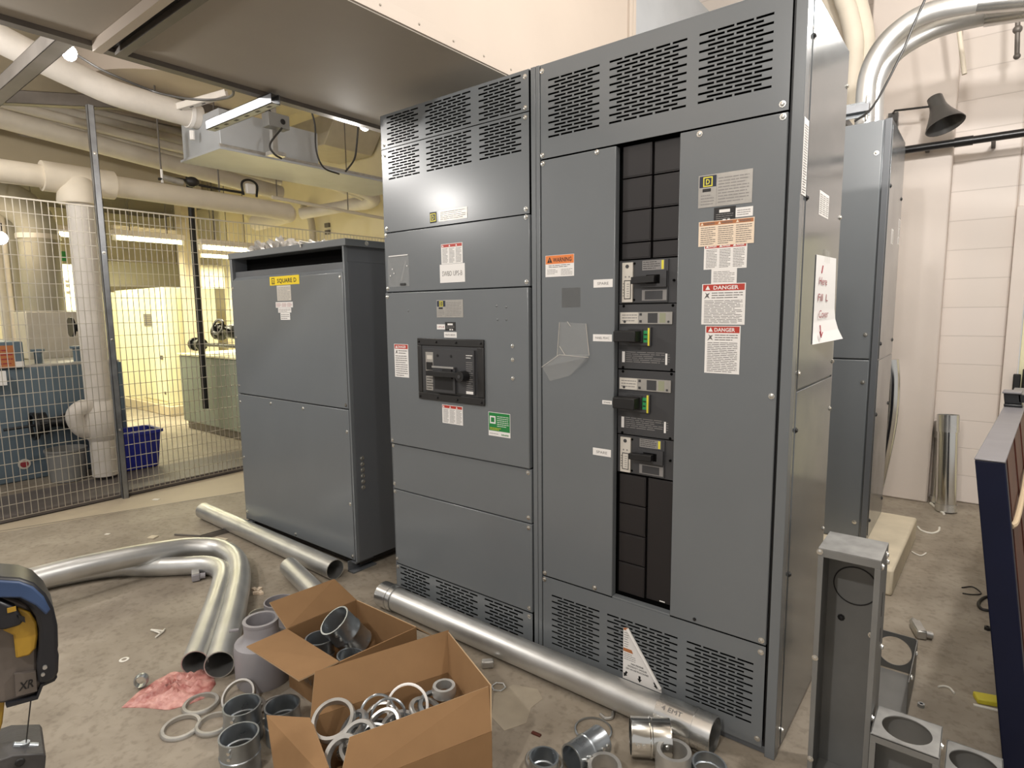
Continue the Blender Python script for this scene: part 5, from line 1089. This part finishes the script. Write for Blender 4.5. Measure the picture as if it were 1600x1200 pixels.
b = B(); b.tube([(-3.83, VY-.24, 2.56), (-3.83, VY+.27, 2.56)], .120, 'pipe_cream', 24); b.lathe([(.155, 0), (.160, .02), (.150, .11), (.11, .20), (.05, .24)], 'pipe_cream', (VX, VY, 2.36), Z, 26, cap0=True, cap1=True); link(b, 'tee_jacket', o)
for y in (.62, 1.15): b = B(); b.tube([(-3.83, y, 2.64), (-3.83, y, 4.3)], .008, 'galv_dark', 6); link(b, 'hanger', o)
for i, (px, py, lab) in enumerate(((253, 277, 'white torch-like spray head lying on the header pipe'), (300, 284, 'dark clump of cable lying on the header pipe'), (390, 292, 'black framed work light standing on the header pipe'))):
    c = at(px, py, 0, -3.83); z = 2.645
    if i == 0:
        b = B(); b.cyl((-3.83, c.y, z), (-3.83, c.y, z+.12), .012, 'white_label', 8); b.cyl((-3.83, c.y, z+.05), (-3.83, c.y+.18, z+.03), .03, 'zinc_light', 10); tag(link(b, 'spray_head'), lab, 'tool')
    elif i == 1:
        b = B(); b.sphere((-3.83, c.y, z+.05), .06, 'wire_black', 12, (1, 1.1, .8)); b.tube(smooth_path([(-3.83, c.y-.3, z+.03), (-3.83, c.y-.1, z+.06), (-3.83, c.y+.1, z+.03), (-3.83, c.y+.5, z+.02)]), .012, 'wire_black', 8); tag(link(b, 'cable_clump'), lab, 'cable')
    else:
        o2 = thing('work_light', lab, 'lamp', (-3.83, c.y, z)); b = B(); b.tube(smooth_path([(-3.83, c.y-.07, z), (-3.83, c.y-.08, z+.12), (-3.83, c.y, z+.16), (-3.83, c.y+.08, z+.12), (-3.83, c.y+.07, z)]), .012, 'black', 8); link(b, 'handle', o2); b = B(); b.box(-3.85, -3.80, c.y-.045, c.y+.05, z+.02, z+.12, 'white_label'); link(b, 'lens', o2, bevel=.008)
# blue machine
o = thing('blue_machine', 'long blue machine cabinet behind the fence', 'machine', (-4.6, -.6, 0))
b = B(); b.box(-5.2, -4.3, -3.2, .32, .0, .99, 'equip_blue'); link(b, 'body', o, bevel=.012)
b = B(); b.box(-5.2, -4.28, -3.2, -.43, .99, 1.22, 'equip_blue'); link(b, 'control_box', o, bevel=.01)
b = B(); b.box(-5.15, -4.32, -.42, .30, .99, 1.01, 'zinc_light'); link(b, 'deck', o)
b = B(); b.box(-4.279, -4.274, -.72, -.50, 1.00, 1.19, 'brown_orange'); b.lines(SIDE(-4.274), -.71, -.51, 1.02, 1.17, 4, 'text_red', .0005); b.box(-4.279, -4.273, -.50, -.44, 1.0, 1.05, 'white_label'); link(b, 'control_sign', o)
b = B(); b.lathe([(.045, 0), (.045, .004), (.0, .005)], 'faded_label', tuple(at(38, 725, 0, -4.299)), (1, 0, 0), 24, cap0=True); b.lathe([(.030, .005), (.030, .006), (.0, .0065)], 'text_red', tuple(at(38, 725, 0, -4.299)), (1, 0, 0), 20, cap0=True); link(b, 'round_sticker', o, recalc=True)
b = B(); b.box(-4.25, -4.21, -.70, -.58, .86, .98, 'paper'); b.box(-4.28, -4.21, -.66, -.63, .98, .99, 'paper'); link(b, 'hang_tag', o)
for i, (y, z, s_) in enumerate(((.02, 1.02, .05), (-.28, 1.02, .045))):
    b = B(); b.cyl((-4.5, y, 1.01), (-4.5, y, 1.01+s_*2.4), s_*.7, 'equip_blue', 14); b.cyl((-4.5, y, 1.01+s_*2.4), (-4.5, y, 1.03+s_*2.4), s_*1.2, 'equip_blue', 16); tag(link(b, 'pump_head'), ['blue-gray pump head on the machine deck beside the riser', 'small dark pump head at the middle of the machine deck'][i], 'pump')
def valve(name, c, ax, L, r, lab, m='valve_black', wheel=True):
    o = thing(name, lab, 'valve', tuple(c)); c = Vector(c); ax = Vector(ax).normalized(); b = B()
    b.lathe([(r, 0), (r, L*.10), (r*.45, L*.12), (r*.45, L*.25), (r*.85, L*.38), (r*.85, L*.62), (r*.45, L*.75), (r*.45, L*.88), (r, L*.90), (r, L)], m, c-ax*L/2, ax, 20, cap0=True, cap1=True); link(b, 'valve_body', o)
    if wheel:
        s_ = Vector((.8, -.5, .2)); s_ = (s_-ax*s_.dot(ax)).normalized(); b = B(); b.cyl(c, c+s_*r*2, r*.18, m, 8); b.lathe([(r*.75, 0), (r*.95, .0), (r*.95, r*.2), (r*.75, r*.2)], m, c+s_*r*2, s_, 20, closed=True); link(b, 'hand_wheel', o)
valve('pipe_valve', (-4.35, .06, 1.33), (0, 1, 0), .24, .09, 'black flanged valve beside the riser above the blue machine', wheel=False)
valve('pipe_valve', (-4.2, -.10, .50), (0, 1, 0), .62, .10, 'low black valve with a lever in front of the blue machine')
b = B(); b.cyl((-4.10, -.66, .50), (-4.10, -.36, .51), .012, 'valve_black', 8); b.lathe([(.10, 0), (.12, 0), (.12, .03), (.10, .03)], 'valve_black', (-4.10, -.47, .50), (0, 1, 0), 20, closed=True); tag(link(b, 'hand_wheel'), 'thin black hand wheel in front of the blue machine', 'wheel')
b = B(); b.tube([(-4.0, .08, .02), (-4.0, .08, 2.3)], .03, 'valve_black', 12); tag(link(b, 'drain_pipe'), 'black drain pipe right behind the fence post', 'pipe')
# bins
o = thing('waste_bin', 'gray round waste bin standing before the blue machine', 'bin', (-4.02, -.27, .006))
b = B(); b.lathe([(.125, 0), (.15, .26), (.158, .265), (.158, .28), (.146, .28), (.142, .26), (.118, .01)], 'bin_gray', (-4.02, -.27, .006), Z, 30, cap0=True, cap1=True); link(b, 'tub', o)
o = thing('recycling_bin', 'deep blue recycling bin behind the fence post', 'bin', (-3.86, .25, 0))
b = B(); P = TOPF(0)
def ringp(hx, hy, z, cx=-4.02, cy=.25): return [Vector((cx+a*hx, cy+c*hy, z)) for a, c in ((-1, -.85), (-.85, -1), (.85, -1), (1, -.85), (1, .85), (.85, 1), (-.85, 1), (-1, .85))]
b.rings([ringp(.14, .17, .007), ringp(.17, .20, .36), ringp(.16, .19, .36), ringp(.13, .16, .02)], 'bin_blue', cap0=True, cap1=True, smooth=False); link(b, 'tub', o, bevel=.004)
b = B(); b.rings([ringp(.17, .20, .335), ringp(.188, .218, .335), ringp(.188, .218, .362), ringp(.17, .20, .362)], 'bin_blue', closed=True, smooth=False); link(b, 'rim', o)
# green bench
o = thing('green_cabinet', 'low gray-green machine cabinet beyond the fence next to the transformer', 'cabinet', (-4.85, 1.9, 0))
b = B(); b.box(-5.72, -3.95, 1.44, 2.35, .10, .93, 'equip_green'); b.box(-5.68, -4.0, 1.47, 2.3, 0, .10, 'galv_dark'); link(b, 'body', o, bevel=.01)
b = B(); b.box(-5.74, -3.93, 1.42, 2.37, .93, .955, 'cream_cabinet'); link(b, 'worktop', o, bevel=.005)
valve('pipe_valve', (-4.9, 1.75, 1.22), (1, .15, 0), .62, .105, 'large black flanged valve above the gray-green cabinet')
o = thing('pipe_run', 'level black pipe with flanges just above the gray-green cabinet', 'pipe', (-4.9, 1.6, 1.05)); b = B(); b.tube([(-5.8, 1.62, 1.06), (-3.9, 1.62, 1.06)], .022, 'valve_black', 12); link(b, 'pipe', o)
b = B(); b.cyl((-5.72, 1.62, 1.06), (-5.45, 1.62, 1.06), .06, 'valve_black', 14); b.cyl((-5.68, 1.62, 1.06), (-5.63, 1.62, 1.06), .085, 'valve_black', 14); b.cyl((-5.52, 1.62, 1.06), (-5.47, 1.62, 1.06), .075, 'valve_black', 14); link(b, 'flange', o)
b = B(); b.tube([(-4.35, 1.62, .96), (-4.35, 1.62, 1.13)], .022, 'zinc', 8); b.cyl((-4.35, 1.62, 1.13), (-4.35, 1.62, 1.16), .05, 'zinc', 12); link(b, 'cock', o)
# uprights
q = at(316, 560, 1, 1.34); qz = at(321, 638, 1, 1.34).z; b = B(); b.tube([(q.x, 1.34, qz), (q.x, 1.34, 4.4)], .034, 'black', 12); tag(link(b, 'drain_pipe'), 'black vertical pipe before the beige column', 'pipe')
c = at(303, 480, 0, -6.6); b = B(); b.box(-6.75, -6.55, c.y-.10, c.y+.11, 0, 4.2, 'column_beige'); struct(b, 'trim_4')
c = at(366, 480, 1, 3.3); b = B(); b.box(c.x-.12, c.x+.12, 3.2, 3.5, 0, 4.2, 'cream_warm'); struct(b, 'trim_5')
# cream control cabinets
o = thing('control_cabinet', 'cream control cabinet with a grille and handle beyond the fence', 'cabinet', (-7.6, 2.0, 0))
b = B(); b.box(-8.6, -6.85, 1.75, 2.50, .14, 1.82, 'cream_cabinet'); b.box(-8.65, -6.75, 1.70, 2.55, 0, .14, 'column_beige'); link(b, 'body', o, bevel=.01)
PC = FRONT(1.748)
b = B(); b.fbox(PC, -7.75, -6.90, .20, 1.77, 0, .012, 'cream_cabinet'); dd = link(b, 'door', o, bevel=.004)
b = B(); b.fbox(PC, -7.50, -7.24, 1.27, 1.45, .012, .016, 'galv_dark')
for i in range(6): b.fbox(PC, -7.50, -7.24, 1.275+i*.03, 1.285+i*.03, .016, .018, 'wall_gray')
link(b, 'grille', dd); b = B(); b.fbox(PC, -7.0, -6.95, .80, .86, .012, .03, 'galv_dark'); b.fbox(PC, -6.98, -6.94, .30, .34, .012, .02, 'galv_dark'); link(b, 'handle', dd)
o = thing('control_cabinet', 'second cream control cabinet further back behind the first', 'cabinet', (-9.3, 1.3, 0))
b = B(); b.box(-9.9, -8.7, 1.3, 2.4, .1, 1.80, 'cream_cabinet'); b.box(-9.9, -8.75, 1.3, 2.4, 0, .1, 'column_beige'); link(b, 'body', o, bevel=.01)
c0, c1 = at(84, 412, 0, -6.9), at(113, 470, 0, -6.9); o = thing('control_cabinet', 'small cream wall cabinet seen between the exhaust stack and the riser', 'cabinet', (-7.0, c0.y, c1.z)); b = B(); b.box(-7.3, -6.9, c0.y-.05, c1.y+.3, 0.0, c0.z, 'cream_cabinet'); link(b, 'body', o, bevel=.008)
b = B()
for z in (.35, .62, .8): b.box(-6.9, -6.88, c0.y+.10, c0.y+.14, c1.z+.3*z, c1.z+.3*z+.02, 'galv_dark'); b.box(-6.9, -6.88, c0.y+.22, c0.y+.25, c1.z+.3*z, c1.z+.3*z+.02, 'galv_dark')
link(b, 'switches', o)
# exhaust stack
o = thing('exhaust_stack', 'wide gray-beige exhaust stack rising behind the blue machine', 'pipe', (-5.5, -.35, 1.0)); c = at(65, 420, 0, -5.5)
b = B(); b.tube(smooth_path([(-5.5, c.y, 1.35), (-5.5, c.y, 1.9), (-5.5, c.y, 2.30), (-5.5, c.y-.08, 2.50), (-5.5, c.y-.3, 2.62), (-5.5, c.y-.6, 2.64), (-5.5, c.y-2.5, 2.64)], 6), .175, 'wall_gray', 24); link(b, 'stack_pipe', o)
b = B(); b.lathe([(.19, 0), (.19, .05)], 'pipe_shade', (-5.5, c.y, 2.22), Z, 24, cap0=True, cap1=True); link(b, 'collar', o)
b = B(); b.box(-5.75, -5.3, c.y-.22, c.y+.30, 1.0, 1.48, 'pipe_shade'); link(b, 'plenum', o, bevel=.01)
for i, (px, r) in enumerate(((3, .04), (14, .03), (27, .05), (38, .025))):
    c = at(px, 450, 0, -5.9); b = B(); b.tube([(-5.9, c.y, .0), (-5.9, c.y, 2.75)], r, ('pipe_shade', 'pipe_cream', 'wall_gray', 'wall_gray')[i], 12); tag(link(b, 'vertical_pipe'), ['beige vertical pipe farthest from the exhaust stack', 'pale vertical pipe second from the far end of the pipe bank', 'thick brown vertical pipe nearest but one to the exhaust stack', 'thin brown vertical pipe nearest the exhaust stack'][i], 'pipe')
# fluorescent battens
def batten(x, y0_, y1_, z, lab):
    zh = 3.25 if x < -7.9 else 4.4
    o = thing('tube_light', lab, 'lamp', (x, (y0_+y1_)/2, z)); b = B(); b.box(x-.06, x+.06, y0_, y1_, z+.03, z+.10, 'cream_paint'); link(b, 'housing', o, bevel=.006)
    b = B(); b.cyl((x, y0_+.03, z), (x, y1_-.03, z), .024, 'tube_glow', 12); link(b, 'tube', o)
    for y in (y0_, y1_-.03): b = B(); b.box(x-.02, x+.02, y, y+.03, z-.03, z+.05, 'white_label'); link(b, 'holder', o)
    for y in (y0_+.2, y1_-.2): b = B(); b.tube([(x, y, z+.1), (x, y, zh)], .006, 'galv_dark', 6); link(b, 'hanger', o)
a, c = at(176, 371, 0, -6.4), at(287, 382, 0, -6.4); batten(-6.4, a.y, c.y, a.z, 'long glowing fluorescent batten over the cream control cabinet')
a, c = at(78, 365, 0, -6.4), at(110, 367, 0, -6.4); batten(-6.4, a.y-.06, c.y+.25, a.z, 'glowing fluorescent batten between the exhaust stack and the riser')
a, c = at(176, 362, 0, -8.0), at(282, 373, 0, -8.0); batten(-8.0, a.y, c.y, a.z, 'farther fluorescent batten seen just above the long one')
a, c = at(22, 360, 0, -7.2), at(47, 363, 0, -7.2); batten(-7.2, a.y, c.y, a.z, 'short stretch of fluorescent batten beside the exhaust stack')
a, c = at(311, 386, 0, -5.6), at(372, 391, 0, -5.6); batten(-5.6, a.y, c.y+.3, a.z, 'glowing fluorescent batten above the gray-green cabinet')
a, c = at(311, 399, 0, -7.2), at(356, 399, 0, -7.2); batten(-7.2, a.y, c.y+.2, a.z, 'farther fluorescent batten beside the beige column')
for i, (px, py, x) in enumerate(((0, 372, -5.15),)):
    c = at(px, py, 0, x); o = thing('string_bulb', 'bright bare bulb hanging among the vertical pipes', 'lamp', tuple(c)); b = B(); b.sphere(c, .06, 'bulb_glow', 14); link(b, 'bulb', o); b = B(); b.cyl(c+Vector((0, 0, .06)), c+Vector((0, 0, .14)), .025, 'socket', 10); b.tube([c+Vector((0, 0, .14)), Vector((c.x, c.y, 4.4))], .006, 'wire_black', 6); link(b, 'socket', o)
# hanging gray baffles in the far room
for (x0_, y0_, x1_, y1_, X_, lab) in ((170, 408, 289, 450, -8.9, 'long gray baffle panel across the far machine room'), (314, 413, 352, 451, -7.6, 'short gray baffle panel beside the black vertical pipe')):
    a, c = at(x0_, y0_, 0, X_), at(x1_, y1_, 0, X_); b = B(); b.box(X_-.04, X_, a.y-.3, c.y, c.z, a.z, 'wall_gray')
    for y in (a.y, c.y-.1): b.tube([(X_-.02, y, a.z), (X_-.02, y, 3.25 if X_ < -7.9 else 4.4)], .008, 'galv_dark', 6)
    tag(link(b, 'baffle_panel'), lab, 'panel')
c0, c1 = at(88, 392, 0, -9.5), at(104, 408, 0, -9.5); b = B(); b.box(-9.55, -9.5, c0.y, c1.y, c1.z, c0.z, 'green_label'); tag(link(b, 'wall_sign'), 'small green sign far back between the stack and the riser', 'sign')
b = B(); b.box(-10.2, -7.9, -5, 3.2, 3.25, 3.4, 'galv_dark'); tag(link(b, 'dark_soffit'), 'dark overhead platform at the back of the machine room', 'platform')
bpy.context.view_layer.update()
